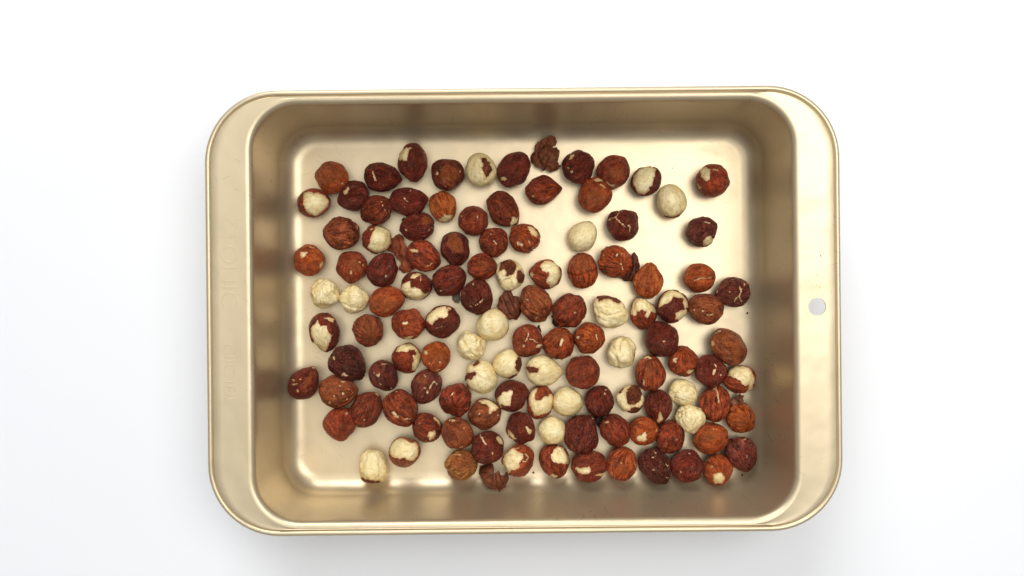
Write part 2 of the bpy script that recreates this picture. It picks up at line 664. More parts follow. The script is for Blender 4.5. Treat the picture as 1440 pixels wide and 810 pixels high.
emboss('ZTOI IIC', 0.0100, -0.1212, 0.0405, 1.0)
emboss('CIIC IEIL', 0.0068, -0.1205, -0.0115, 1.0)


def pan_height(X, Y):
    """Height of the pan's inner surface under world points (for resting nuts)."""
    c, s = math.cos(-PAN_ROT), math.sin(-PAN_ROT)
    x, y = (X - PAN_C[0]), (Y - PAN_C[1])
    lx, ly = (x * c - y * s) * 1000, (x * s + y * c) * 1000
    r0 = 7.5
    qx, qy = np.abs(lx) - (FLOOR[0] - r0), np.abs(ly) - (FLOOR[1] - r0)
    d = np.sqrt(np.maximum(qx, 0) ** 2 + np.maximum(qy, 0) ** 2) + np.minimum(np.maximum(qx, qy), 0) - r0
    d = np.maximum(d, 0)
    h = np.where(d < FIL, FIL - np.sqrt(np.maximum(FIL ** 2 - d ** 2, 0)), FIL + (d - FIL) * 14)
    return h * 0.001


# ------------------------------------------------------------------ hazelnuts
COL = {
    'dd': (0.098, 0.0160, 0.0088),    # nearly black brown
    'd': (0.158, 0.0225, 0.0098),     # dark
    'p': (0.165, 0.0330, 0.0205),     # purple brown
    'm': (0.255, 0.0430, 0.0140),     # red brown
    'b': (0.280, 0.0680, 0.0200),     # plain brown
    'r': (0.315, 0.0540, 0.0160),     # red
    'o': (0.430, 0.0800, 0.0160),     # orange brown
    'a': (0.560, 0.1060, 0.0180),     # amber
    'g': (0.440, 0.1750, 0.0440),     # golden
    'k': (0, 0, 0),                   # skinned
}
NUTS = []


def N(x, y, a, b, ang, tip, sty, c, label, *ops):
    NUTS.append((x, y, a, b, ang, tip, sty, c, label, ops))


# each line: centre, length and width in photo pixels, direction of the tip, pointedness, surface, skin colour, label, then
# p = bare patch, e = small bare fleck (some are painted-in glints), l = bare line, s = leftover skin on a bare kernel, t/u = lighter skin, g = groove
# --- along the top wall
N(467, 250, 46, 44.5, 150, .1, 's', 'o', 'speckled orange-brown nut nearest the corner between top wall and lettered handle', ('u', 465, 247, 17, 14), ('e', 481.5, 257, 2.2, 1.3))
N(441.5, 285.5, 46, 40, 10, .15, 'k', 'm', 'cream-faced nut with a brown cheek and rim, nearest the upper wall of the lettered handle', ('p', [(427, 271), (435, 269), (440, 272.5), (446, 271), (457, 275.5), (463, 281), (461, 290), (453, 299), (443, 304), (433, 300), (428, 292), (426.5, 280)]))
N(496, 276, 45, 42, 200, .45, 's', 'd', 'dark nut with a pink fleck touching the speckled orange-brown corner nut', ('p', [(483, 268), (489, 263.5), (491, 266), (488, 272.5), (484, 274)]), ('g', .10, 2.5, [(478, 270), (484, 284)]))
N(538.5, 250, 53, 40, -9, .6, 'w', 'd', 'dark teardrop nut with fine curved wrinkles, its point toward a tall windowed oval', ('l', 2.2, [(524.5, 242), (525.5, 248), (528, 252.5)]))
N(580, 229, 54, 41, -84, .3, 's', 'd', 'tall dark oval with one pale peeled window, highest whole nut by the top wall', ('p', [(561, 218), (566, 210), (571, 207.4), (579, 208.5), (573.5, 215.5), (572.5, 226), (566, 225), (560.5, 225.5)]), ('g', .06, 2.0, [(574, 211), (573, 232), (576, 247)]))
N(628.5, 244.5, 47, 45, 150, .25, 'w', 'd', 'dark-edged nut with a broad brown face beside the greenish nut with brown diamond', ('t', [(619, 233), (639, 229), (646, 244), (640, 261), (622, 264), (618, 250)]), ('e', 615.5, 244, 1.4, 2.6), ('e', 647, 241, 1.2, 2.0))
N(676, 238.5, 48.5, 44, 105, .1, 'k', 'k', 'greenish peeled nut with one ragged brown diamond of skin on it', ('s', [(677, 222.5), (682.5, 221.5), (685, 227), (689, 228.5), (690, 233), (693, 238), (688, 246), (683.5, 250.5), (681, 245), (676, 236), (680.5, 232.5)]), ('s', [(654, 231), (657, 220), (662, 216), (658, 224)]))
N(723, 238.5, 53, 42, 55, .15, 's', 'd', 'dark red oval leaning beside the torn empty husk, pale fleck at its low end', ('p', [(704, 250), (709, 249), (713, 251.5), (710, 254), (705, 253)]))
N(764.5, 267, 51, 40, 8, .85, 'w', 'm', 'teardrop red-brown nut lying just below the torn empty husk', ('e', 749.5, 276, 1.6, 1.2), ('g', .10, 1.6, [(763, 255), (764, 268), (770, 276)]))
N(813.5, 235, 46, 45, 40, .1, 'w', 'd', 'round dark nut with two pale flecks immediately beside the torn husk, holed-handle side', ('p', [(799.5, 224), (803, 217.5), (808, 217), (806.5, 221.5), (802, 225.5)]), ('e', 804, 241.5, 3.2, 2.0), ('e', 800, 236, 2.0, 1.2), ('g', .07, 1.6, [(807, 236), (818, 229), (824, 223)]))
N(863, 241, 48, 44, 50, .15, 's', 'm', 'red-brown nut with lighter middle, wedged above the orange nut near the top wall', ('u', 866, 243, 13, 10), ('l', 2.2, [(853, 256.5), (858, 260.5), (864, 261)]))
N(836.5, 274, 51, 45, 60, .15, 's', 'o', 'big orange-brown nut with a grey bare tip, below two dark nuts at the top wall', ('p', [(834, 254), (841, 250.5), (847, 252.5), (848, 256), (841, 255.5)]), ('l', 2.0, [(845, 260.5), (850.5, 264)]), ('u', 838, 278, 16, 14))
N(908.5, 254.5, 45, 39, 40, .1, 'k', 'd', 'white-faced nut with a brown cap at one end, beside a fully peeled round nut', ('p', [(890, 257), (891, 246), (899, 237.5), (908, 234), (917, 234), (923.5, 239), (921.5, 243), (920.5, 249), (918, 256), (919, 260), (913, 262.5), (912.5, 269), (905.5, 274), (896, 270.5)]))
N(944.5, 282.5, 48, 42, 100, .1, 'k', 'k', 'round fully peeled nut with a dark lower edge, beside the white-faced brown-capped nut', ('s', [(934, 302.5), (943, 305.3), (951, 303.5), (956, 301), (955, 309), (940, 310), (933, 306)]))
N(1001.5, 254, 45.5, 45, 120, .05, 's', 'r', 'round red nut with a white patch, alone in the top corner by the holed handle', ('p', [(984.5, 239.5), (988, 235.5), (992, 234), (999, 238), (998.5, 245), (999, 252.5), (993, 254.5), (987, 249)]), ('p', [(980.5, 257), (985, 262), (988.5, 264), (983, 265.5), (980, 261)]), ('l', 1.3, [(1000, 237.5), (1010.5, 240)]))
N(877, 315, 46, 46, 40, .05, 's', 'd', 'dark wine nut crossed by pale cracked veins', ('l', 1.7, [(874.5, 295.2), (871.5, 295.6), (869.5, 301), (867, 306), (861, 307), (856.5, 310)]), ('l', 1.4, [(866.7, 307.5), (873, 313), (879.5, 319.5)]), ('l', 1.8, [(883.5, 316.5), (886.2, 320), (885.8, 326)]), ('g', .10, 2.6, [(867, 305), (880, 320), (890, 330)]), ('g', .08, 2.5, [(873, 312), (882, 300)]))
N(987.5, 325.5, 44, 42, 30, .05, 'w', 'p', 'purplish nut with a white notch at its low edge, alone on bright bare floor', ('p', [(989, 339), (993.5, 333), (999.5, 331.5), (1002, 335), (1006, 337.5), (998, 345.5), (989, 347.5)]), ('l', 1.8, [(991, 312), (998, 313.5)]), ('l', 1.2, [(972, 338), (977, 342)]))
# --- upper lettered-handle side
N(480, 328, 50, 46, 178, .35, 'x', 'b', 'deeply creased brown nut, walnut-like, in the second column from the lettered handle', ('p', [(499.5, 315), (502, 316.5), (503.5, 321), (501.5, 322.5)]), ('g', .12, 1.6, [(474, 321), (477.5, 327), (478, 334)]), ('g', .11, 1.8, [(479, 328), (486, 329), (494, 326.5)]), ('g', .10, 1.8, [(482, 342), (489, 337), (500, 334)]))
N(435, 366, 42.5, 41, 120, .05, 's', 'o', 'small smooth orange-brown nut with two bare flecks, hugging the wall of the lettered handle', ('p', [(423, 354.5), (428, 353.5), (433, 354.5), (430.5, 359), (427.5, 363), (423.5, 362.5)]), ('p', [(449.5, 372.5), (452, 367.5), (454.5, 368.5), (453.5, 374), (450.5, 377.5)]), ('l', 1.8, [(436, 347), (440.5, 349.5)]), ('g', .12, 2.0, [(440, 348), (446, 355), (452, 358)]), ('g', .08, 1.8, [(430, 364), (433, 374)]))
N(494.5, 375, 44, 42.5, 110, .05, 's', 'r', 'mottled fiery red-brown nut with a small white dash, above the two touching peeled nuts', ('e', 493.7, 383.5, 2.2, 3.8), ('e', 506, 369, 2.4, 1.4), ('e', 510.5, 372.5, 1.6, 2.6), ('u', 497, 373, 10, 12))
N(529.5, 336, 42, 40.5, 20, .05, 'y', 'm', 'nut half peeled white, half brown, leaning on the torn reddish skin scrap', ('p', [(528, 318), (537, 316), (545, 318), (551, 330), (550, 342), (545, 350), (534, 356), (524, 354), (515, 348), (519.5, 343), (521.5, 336), (523.5, 328), (527, 322.5)]), ('e', 522.5, 322, 2.8, 1.7))
N(586.5, 319.5, 49, 39, 193, .5, 'w', 'd', 'dark pointed nut with a tan shoulder, above the torn reddish skin scrap', ('u', 601, 310.5, 10, 8), ('e', 571.4, 323.3, 1.8, 1.7), ('e', 590.6, 321.6, 1.1, .8), ('e', 603.5, 323.5, 1.0, 1.2))
N(596, 360, 50, 41, -30, .1, 'r', 'r', 'orange-red ridged nut with a white gash, lying over the torn skin scrap', ('p', [(575.5, 352.3), (579, 350.5), (584, 351.5), (589.5, 352.8), (586, 355), (580, 355)]), ('l', 1.6, [(605, 381), (613, 379), (618.5, 372.5)]), ('l', 1.4, [(599, 374), (608, 371)]), ('g', .12, 2.0, [(609, 346), (611, 354)]))
N(538, 379, 49, 41, 72, .1, 's', 'd', 'plain dark oval below the half-white nut and the torn skin scrap', ('e', 542.8, 388.5, 1.4, 2.2), ('g', .06, 1.6, [(555, 365), (557, 379), (552, 392)]))
N(623.5, 291, 43, 37, -75, .2, 'r', 'a', 'small amber nut with a white tip pointing away from the top wall', ('p', [(625, 301.5), (631, 302.5), (636.5, 302.5), (635, 308), (628, 314), (618, 309), (616, 305.5), (621.5, 306.5)]))
N(665.5, 310.5, 41, 41, 60, .05, 's', 'm', 'round dark red nut with a glint, between a small amber nut and a creased oval', ('e', 672, 305.5, .9, 1.7), ('e', 648, 304.5, 1.8, 1.0))
N(708, 295.5, 54, 42, -50, .3, 'w', 'm', 'long brown nut split by a deep groove, white torn end touching the orange streaked nut', ('p', [(716.5, 317.5), (719, 311), (721.5, 306), (723.5, 304), (724.5, 308), (728, 305.5), (728.5, 311), (724, 316), (717.5, 319.5)]), ('g', .16, 1.7, [(693.5, 281.4), (699, 291), (702, 300), (705, 309)]))
N(640, 350, 48, 40.5, -77, .35, 's', 'd', 'dark-sided nut with a wide caramel window on its face, above a striped wine nut', ('t', [(629, 332), (636, 327), (643, 328), (652, 340), (653, 356), (640, 357), (629, 347)]), ('e', 644.3, 354.5, 1.2, 1.0))
N(694.5, 339.5, 41.5, 41, 45, .05, 'w', 'm', 'round dark red nut with fine squiggles, beside the orange streaked nut', ('l', .9, [(694, 336.5), (696, 341), (699, 343.5)]), ('e', 690.5, 329, 1.0, .7))
N(737, 334.5, 43, 41.5, 135, .15, 'r', 'o', 'orange-brown streaked nut with two bare patches, touching the white torn end of a long nut', ('p', [(742, 319), (748, 319), (754, 325), (757.5, 331), (754.5, 333.5), (748.5, 329.5), (744, 324.5)]), ('p', [(725.5, 341.5), (729, 338.5), (731.5, 341.5), (737.5, 343.5), (735, 346), (728.5, 345)]), ('l', 1.5, [(743.5, 338), (746, 346)]))
N(678, 375, 43, 38.5, 5, .1, 'r', 'r', 'glossy red nut with bold orange stripes, beside the ribbed half-peeled nut', ('u', 679, 373, 12, 8))
N(632.5, 394.5, 48, 42, 22, .1, 'r', 'd', 'wine-dark nut with fine lengthwise stripes, a small grey flake at its lower side', ('e', 620.3, 409, 1.5, 1.4))
N(717, 387, 44.5, 41, 85, .1, 'y', 'k', 'mostly peeled nut with ribbed white flank and a brown star of skin on top', ('s', [(702, 382.5), (704.5, 370), (711, 366), (718, 365.2), (725.5, 371), (727, 377), (722, 386.5), (713, 388), (709.5, 378), (705, 380.5), (701, 385)]), ('s', [(727, 382), (731.5, 379), (737, 386), (738, 396), (729, 399), (726, 391)]), ('g', .12, 1.2, [(699.5, 396), (706, 390), (714, 388.5)]), ('g', .12, 1.2, [(702, 400), (709, 394), (717, 392)]), ('g', .10, 1.2, [(698, 391), (704, 385)]))
N(766.5, 385.5, 45, 41, 170, .35, 's', 'r', 'brown and white piebald nut standing apart below an empty stretch of floor', ('p', [(760, 372), (765, 368), (771, 366.5), (779, 368), (786, 374), (789, 388), (783, 400), (774.5, 405.5), (772, 400), (768, 395.5), (770, 391), (773, 384), (768, 383), (763, 381.5)]), ('p', [(744, 386), (748.5, 381), (751.5, 386), (748.5, 391.5)]))
N(819.5, 332, 47, 39.5, 57, .15, 'k', 'k', 'lone fully peeled egg-shaped nut beside the pale-veined dark wine nut')
N(819, 380.5, 49.5, 41.5, 95, .05, 'r', 'o', 'two-tone nut, striped orange above with a dark wrinkled cap below', ('u', 819, 370, 17, 14), ('g', .10, 2.0, [(801, 386), (812, 388), (828, 383), (838, 379)]), ('e', 809.5, 397, 1.0, .8))
N(865, 368, 48, 45, -30, .1, 'r', 'o', 'chestnut nut with white glints, a dark flap of skin standing at its end', ('e', 868.3, 359.5, 1.4, 3.0), ('l', 1.7, [(874, 371), (876, 379.5)]), ('e', 874, 357.5, 1.2, 1.6), ('e', 849.5, 358.5, 1.4, .9))
N(911, 394.5, 52, 42, 82, .25, 'x', 'a', 'ribbed light-orange nut beside the standing dark flap of skin', ('u', 908, 390, 14, 20), ('g', .10, 1.4, [(908, 399), (917, 401), (925, 398)]), ('g', .09, 1.3, [(897, 400), (902, 385), (908, 376)]), ('g', .09, 1.3, [(893, 404), (896, 395)]))
N(983, 391, 45, 40, 5, .05, 's', 'o', 'orange nut with one pale seam across, alone on bright floor above a tan-faced nut', ('l', 1.5, [(978, 393.5), (986, 391), (992, 391.5), (1000, 391)]), ('g', .12, 1.8, [(976, 394), (1001, 392.5)]))
N(1029.5, 411, 48, 41.5, 188, .35, 'w', 'p', 'purple-brown nut netted with pale veins, touching the floor edge by the holed handle', ('l', 1.4, [(1040, 403), (1043, 409), (1040, 416), (1035, 420), (1033, 424)]), ('l', 1.2, [(1040, 417), (1044, 424)]), ('e', 1026.5, 409.7, 1.8, 1.3), ('p', [(1005.5, 408), (1009, 405), (1011, 411), (1007.5, 413)]), ('e', 1046.5, 400.5, 1.2, 2.2))
N(991.5, 434.5, 50.5, 42, 172, .15, 'w', 'b', 'tan-faced nut with a dark slit along its middle, beside the netted purple-brown nut', ('t', [(970, 430), (980, 421), (995, 424), (1001, 431), (996, 441), (984, 447), (972, 441)]), ('g', .14, 1.3, [(970, 433.5), (982, 434), (996, 437)]), ('e', 989, 437, 2.4, 1.4), ('l', 1.1, [(994, 442), (1000, 444), (1003, 442)]), ('e', 977, 436, 1.3, 1.0))
N(1025, 488, 56, 44, -40, .1, 's', 'b', 'largest brown egg-shaped nut near the holed-handle wall, bare chips at its upper end', ('l', 2.6, [(1005, 469), (1009, 466.5), (1013.5, 465.5)]), ('p', [(1000.5, 484), (1001, 479.5), (1003, 478.5), (1004, 483.5), (1002.5, 487.5)]), ('u', 1038, 491, 12, 14), ('g', .07, 1.6, [(1010, 482), (1020, 490), (1033, 489)]), ('e', 1028, 505, 2.2, 1.0))
# --- middle band
N(456.5, 412, 42.5, 41, 100, .05, 'z', 'k', 'lumpy peeled nut beside the bright floor edge, one of two peeled nuts touching', ('g', .13, 1.2, [(455.5, 402), (459.5, 406)]), ('g', .12, 1.6, [(436, 408), (442, 401), (452, 394)]), ('g', .08, 1.5, [(441, 411), (444, 418), (443, 424)]), ('g', .08, 1.5, [(466, 411), (472, 412)]))
N(498.5, 420, 42, 41.5, 12, .4, 'y', 'k', 'peeled nut coming to a small point, wedged between another peeled nut and a rusty oval', ('g', .08, 1.8, [(483, 427), (493, 433), (507, 434)]))
N(457.5, 467.5, 54.5, 41, -82, .4, 's', 'd', 'dark nut with a long ragged white window, standing alone near the lettered-handle wall', ('p', [(437, 461), (441.5, 456), (447.5, 450), (449.5, 456), (452, 459), (459.5, 458), (460, 463), (462, 467.5), (465, 469.5), (467.5, 472), (464.5, 477), (459, 494.5), (451, 495.5), (443.5, 488), (437.5, 470)]), ('p', [(456, 447.5), (461, 446), (470, 448), (468.5, 453), (462, 450.5)]))
N(518.5, 464.5, 46, 43, -60, .2, 'w', 'b', 'dull brown nut with a dark rough flank, just below the rusty mottled oval', ('u', 523, 463, 12, 12))
N(543.5, 423.5, 52, 43, 25, .1, 's', 'o', 'rusty mottled oval touching the pointed peeled nut', ('u', 541, 428, 20, 13))
N(574, 455, 47, 44, 160, .05, 's', 'r', 'round red-brown nut with one white dash at its centre, below the rusty oval', ('p', [(565.5, 455.5), (568.5, 452.8), (574, 451.8), (574.5, 454), (569, 457)]), ('p', [(568, 475), (574, 473), (582, 472), (578, 477), (571, 480)]))
N(585.5, 402.5, 44, 40, 12, .15, 'y', 'd', 'brown-backed nut with bare cream belly, between the orange-red ridged nut and a rusty oval', ('p', [(562, 403), (570, 398.5), (577, 395.5), (577.5, 400.5), (578, 405), (584, 404), (589, 405), (592, 410), (597, 413), (606, 411), (604, 419), (594, 425), (583, 424), (573, 418), (563, 409)]), ('p', [(577, 390.5), (581, 386), (588, 383.5), (595.5, 385.5), (590, 388), (583, 391.5)]), ('l', .9, [(592, 388), (591, 396)]))
N(622, 452.5, 49.5, 44.5, 28, .1, 's', 'd', 'dark red nut with a big white cap, next to the nut with a white dash', ('p', [(598.5, 451), (601, 444), (607, 438), (618, 432.5), (626.5, 430.5), (628, 433), (630.5, 437), (630.5, 443.5), (625.5, 447.5), (619, 446.5), (612, 451), (607.5, 456.5), (601.5, 453)]), ('p', [(629, 432.5), (634.5, 433.5), (632.5, 436.5), (630, 435)]), ('l', .8, [(614, 462), (622, 459)]))
N(670, 418, 49, 45, -70, .1, 'y', 'd', 'bumpy dark wine nut with a glossy curved edge, beside a dark brown skin scrap', ('l', 1.6, [(670.5, 428.5), (675.5, 424.5), (678, 421)]), ('e', 662.5, 431, 1.8, 1.0), ('g', .12, 2.0, [(653, 411), (660, 413), (664, 408)]), ('e', 665.5, 399.5, 1.2, 1.0), ('g', .10, 1.8, [(671, 427), (677, 421), (679, 414)]))
N(693, 457.5, 46.5, 45, 30, .05, 'k', 'k', 'large smooth peeled round nut partly under a dark brown skin scrap')
N(662, 487.5, 42, 39, 160, .1, 'z', 'k', 'knobbly peeled nut with a raised bump, beside the large smooth peeled round nut', ('g', .20, 2.2, [(651.5, 481), (655.5, 488), (658, 496), (664, 499)]), ('g', .16, 2.0, [(672, 478), (671, 487), (676, 496)]), ('g', .10, 1.6, [(664, 499), (671, 503)]))
N(753, 427, 54, 44, 125, .5, 'w', 'b', 'large brown nut with tan face and two folds, leaning on a dark skin scrap', ('t', [(741, 412), (752, 408), (768, 423), (762, 437), (750, 432), (742, 422)]), ('g', .15, 1.7, [(734, 427), (738, 434), (746, 441), (755, 445)]), ('g', .14, 1.4, [(746, 434), (751, 437), (756, 439)]), ('e', 733, 414.5, 1.5, 2.4), ('l', 1.2, [(739, 420), (743, 422)]), ('e', 755, 447.5, 1.6, .9))
N(801, 437, 51, 45, 42, .1, 'w', 'm', 'wrinkled reddish nut between the large tan-faced nut and the cream wrinkled nut', ('e', 802, 424, 1.2, .8), ('e', 808, 439, 1.2, 1.6))
N(741.5, 479, 44, 42, 110, .0, 's', 'r', 'boxy deep red nut with a thin white forked crack', ('l', 1.2, [(737.5, 461), (741, 466), (743.5, 471), (741.5, 475), (739, 480)]), ('l', 1.0, [(742, 478), (749, 477.5), (756, 482)]), ('p', [(754, 486.5), (758.5, 483.5), (762.5, 486), (757, 490), (754, 490)]), ('e', 737, 486.3, 2.6, 1.3))
N(785.5, 482.5, 44.5, 43.5, 80, .0, 'r', 'o', 'orange-brown nut with radiating ribs and an off-centre white bean-shaped fleck', ('p', [(787, 484), (788, 479), (790.5, 476.5), (792.5, 478.5), (791, 484), (788.5, 487)]), ('u', 788, 473, 12, 10))
N(828.5, 475, 44, 43, 0, .35, 'w', 'o', 'rounded chestnut nut with a small star-like tan fleck, below the wrinkled reddish nut', ('e', 812.5, 475, 2.6, 2.4), ('l', .9, [(838, 470), (840, 478)]))
N(857, 439.5, 54, 45, -30, .15, 'z', 'k', 'cream wrinkled nut wearing a brown skin cap along its upper edge', ('s', [(839, 419), (845, 415), (851, 412.5), (862, 415), (873, 424), (871, 427.5), (867, 426.5), (863, 424.5), (858, 420.5), (850, 421.5), (841.5, 424)]), ('g', .10, 1.2, [(845, 440), (853, 444), (866, 442), (876, 438)]), ('g', .10, 1.2, [(841, 446), (850, 452), (862, 453)]), ('g', .09, 1.2, [(850, 432), (862, 434), (873, 433)]), ('g', .08, 1.2, [(838, 433), (841, 441)]))
N(874, 495.5, 45.5, 42, 92, .0, 'y', 'k', 'peeled nut with two lobes parted by a groove and a dark nick at its side', ('g', .28, 1.6, [(879, 474), (872.5, 479), (870, 487), (871, 496)]), ('g', .16, 1.8, [(860, 496), (866, 503), (869, 517)]), ('g', .10, 1.4, [(866, 498), (862, 488)]), ('s', [(890.5, 496.5), (893.5, 499), (895.5, 506), (891, 506.5), (893, 502)]))
N(904.5, 440.5, 45, 38, -80, .1, 'y', 'r', 'nut with a curled cream cap over a red-brown lower half, beside a white-streaked red nut', ('p', [(885, 440), (888, 427), (896, 418), (905, 416.5), (913.5, 420), (919.5, 430), (923, 437), (921, 441.5), (916, 438), (911, 446.5), (906, 444.8), (909.5, 439), (906, 436), (902.5, 434.5), (900, 438), (896.5, 438.5), (895, 444.5), (889, 443)]))
N(946, 431.5, 46.5, 43.5, 70, .1, 's', 'd', 'dark red nut with white peeled areas above and below, touching the large plain red one', ('p', [(926, 432), (928, 420), (935, 412), (944, 407.5), (957, 411), (966, 421), (968, 431), (962.5, 433), (960.5, 426), (961, 420), (954, 419), (947, 417.5), (942, 423), (936.5, 427.5), (929, 432)]), ('p', [(951, 440), (957, 437), (965.5, 434), (967, 440), (962, 449), (956.5, 453.5), (953, 448), (949.5, 449)]), ('l', 1.4, [(962, 421), (964, 433)]))
N(930, 476.5, 51, 47, 110, .05, 's', 'd', 'large plain dark red round nut with a soft fold, below the two white-capped nuts', ('e', 934.5, 481, 2.2, 1.0), ('g', .08, 2.0, [(916, 466), (926, 472), (932, 478)]))
# --- lower lettered-handle side
N(428.5, 538.5, 51, 40, 52, .25, 's', 'd', 'dark pointed nut with a caramel stripe, climbing the wall by the lettered handle', ('t', [(424, 553), (421, 544), (428, 533), (439, 521), (444, 524), (440, 538), (430, 552)]), ('e', 418.5, 549.6, 1.6, 2.6), ('e', 423, 533.8, 1.4, 1.2), ('l', 1.1, [(410, 540), (414, 541), (418, 540)]), ('e', 412.5, 535, 2.2, 1.2), ('p', [(437.5, 517), (441, 515), (445, 517.5), (441.5, 518.5)]))
N(491, 511, 55, 47, -35, .35, 'w', 'dd', 'very dark chocolate nut with a grey chip on its lower edge', ('p', [(480.5, 527), (484, 525), (489.5, 528), (485.5, 530)]), ('e', 470.5, 504, 1.2, 2.0))
N(476.5, 550.5, 54, 46, 2, .45, 'w', 'b', 'nut caramel on one side and dark with glinting crumbs on its pointed side', ('t', [(452, 552), (458, 534), (470, 529), (481, 536), (481, 552), (472, 562), (474, 572), (462, 570)]), ('e', 482.5, 537, 3.0, 1.3), ('e', 477, 543.5, 2.2, 1.2), ('e', 483, 553.5, 1.6, 1.8), ('e', 464, 566.5, 2.8, 1.6), ('e', 469.5, 557, 1.6, 1.2), ('e', 488, 562, 2.0, 1.0), ('l', 1.0, [(489, 548), (497, 552)]), ('e', 490, 543, 1.6, .9))
N(478, 597, 46, 45.5, -80, .3, 's', 'r', 'plain red nut with a blunt point, below the caramel nut with glinting crumbs', ('e', 488, 581.5, 1.6, 1.0))
N(539.5, 528.5, 44, 38, -65, .1, 'w', 'p', 'small dark nut with pink scuffs, between a chocolate nut and a white-crescent nut', ('l', 1.6, [(529, 527), (532, 529), (534, 524)]), ('e', 535.3, 540.3, 1.2, 1.5), ('e', 526.5, 524, 1.6, 1.4), ('l', 1.2, [(537, 512), (543, 513)]), ('e', 550, 546, 2.0, 1.0))
N(572, 504, 41.5, 41, 45, .05, 's', 'r', 'red-brown nut with a white crescent curling over one side, beside a small tangerine nut', ('p', [(556.5, 494.5), (560, 488), (567, 482), (578, 482), (588, 491), (593.5, 503), (592, 514), (586, 521), (579.5, 521), (580, 512), (582, 506), (580, 498.5), (583.5, 500), (586.5, 497), (583, 492.5), (577, 491.5), (572, 494), (568, 495), (561, 494), (557.5, 495.5)]))
N(613, 500.5, 41.5, 40.5, 60, .05, 's', 'a', 'small tangerine nut, evenly orange, beside the nut with a white crescent', ('p', [(595.5, 496), (598, 492.5), (602, 495.5), (600.5, 499.5)]), ('u', 616, 500, 14, 12), ('e', 605, 511.5, 1.2, 1.2), ('l', 2.0, [(613.5, 520.5), (619, 519)]), ('e', 619, 509.5, 1.0, 1.8))
N(599, 543.5, 49.5, 41.5, 250, .15, 'w', 'p', 'dark nut with a greyish face and pink scuffs, below the small tangerine nut', ('u', 594, 534, 9, 8), ('l', 2.0, [(604, 546), (609, 539), (612, 536)]), ('e', 601, 552, 1.8, 2.8), ('e', 597, 545.5, 2.4, 1.2), ('e', 613.5, 539.5, 1.0, 1.6), ('e', 597, 528.5, 1.2, .9))
N(515.5, 575, 53, 42, 55, .25, 'w', 'm', 'brown-red nut with a white chip at its upper tip, beside the radially ribbed nut', ('p', [(527, 553.5), (531, 552), (535.5, 556.5), (531, 557)]), ('e', 512, 590.3, 2.0, 1.0))
N(564, 574.5, 52.5, 46.5, -52, .05, 'r', 'r', 'radially ribbed red nut with a white comma on its flank', ('p', [(551.5, 580), (554, 578.5), (557, 583), (561, 585.5), (559.5, 588), (555.5, 586)]), ('e', 557.5, 550.5, 1.6, 1.0), ('l', 1.2, [(569, 590), (577, 589)]), ('g', .10, 1.6, [(556, 586), (561, 576), (571, 570), (578, 568)]))
N(600, 601.5, 42, 40, 160, .05, 'w', 'm', 'red-brown nut with white torn hooks along one side, above the cut cream-faced nut', ('p', [(609.5, 588), (613, 586.5), (617.5, 590), (620, 597), (618.5, 602), (617, 597.5), (615.5, 593), (611, 591.5)]), ('p', [(600, 613), (604, 608.5), (611.5, 606), (613, 609), (610.5, 616), (605, 619.5), (603.5, 615.5)]), ('e', 590, 595, 1.4, 1.1))
N(569.5, 635, 44.5, 41, 20, .05, 'k', 'b', 'nut with one large flat cream face and scalloped brown rim, near the bottom wall', ('p', [(547, 633), (550, 623), (557, 617), (563, 616), (570.5, 618), (576, 622.5), (580, 623), (585, 621.5), (589, 630), (587.5, 641), (583, 647.5), (577, 648), (572.5, 646.5), (568, 643.5), (562.5, 645), (554, 644), (549, 639)]))
N(525, 655, 47.5, 41, 95, .3, 'y', 'k', 'bare lumpy nut resting alone against the bottom wall of the pan', ('s', [(505, 669), (510, 672.5), (516, 674.5), (528.5, 676.5), (535, 677), (528, 681), (510, 681), (503, 674)]), ('g', .10, 1.5, [(519, 640), (522, 650), (518, 656)]), ('g', .08, 1.4, [(508, 661), (518, 659), (527, 663)]))
N(640.5, 563, 46, 44.5, -85, .3, 'x', 'm', 'wrinkled reddish nut with a blunt lower point, beside the tobacco-brown nut with white corner', ('l', 1.5, [(633.5, 556), (638.5, 552.5)]))
N(676.5, 530.5, 48, 45.5, 130, .1, 'k', 'k', 'large cream nut with two brown skin scraps on one edge, below the knobbly nut', ('s', [(664.5, 514), (667, 510.5), (673.5, 507), (675.5, 510), (669.5, 513.5), (667, 516.5)]), ('s', [(658, 524.5), (664, 522.5), (671, 524.5), (669, 528), (665, 531.5), (662.5, 534.5), (658, 533.5), (653, 536), (654, 530)]), ('s', [(656, 539), (660, 546), (658, 546)]))
N(714, 511.5, 41, 40.5, 60, .05, 'k', 'k', 'peeled nut with a thin tan flap at one side, beside the pointed cream oval', ('s', [(715.5, 531), (718.5, 528.5), (726, 526), (727.5, 528), (721, 533.5), (715, 534)]), ('s', [(725, 508), (728.5, 502.5), (733, 501), (734, 512), (729, 523), (725.5, 521), (724.5, 514)]))
N(681.5, 582, 47, 42.5, 15, .1, 's', 'b', 'tobacco-brown nut with a white torn corner, below the cream nut with two brown scraps', ('p', [(672, 563.5), (677, 561), (684, 560.5), (694.5, 563), (702, 573.5), (697, 577.5), (692, 579), (690.5, 582.5), (687, 580.5), (688.5, 576), (687.8, 571.5), (684, 568.5), (679, 568), (675.5, 566)]), ('l', 2.0, [(661, 577), (662, 582.5)]), ('e', 700.5, 584, 1.3, 1.6), ('e', 674, 582.5, 1.1, 1.6))
N(720.5, 556, 46.5, 43, 28, .1, 's', 'd', 'dark nut with a cream keyhole patch, touching the brown-ringed cream nut', ('p', [(698, 562), (700, 559), (704.5, 556), (708, 551.5), (713, 550.5), (718, 549.5), (722, 550), (720.5, 555), (719, 560), (717, 570.5), (711, 571), (705, 568), (704, 571.5), (707, 576), (701, 572)]))
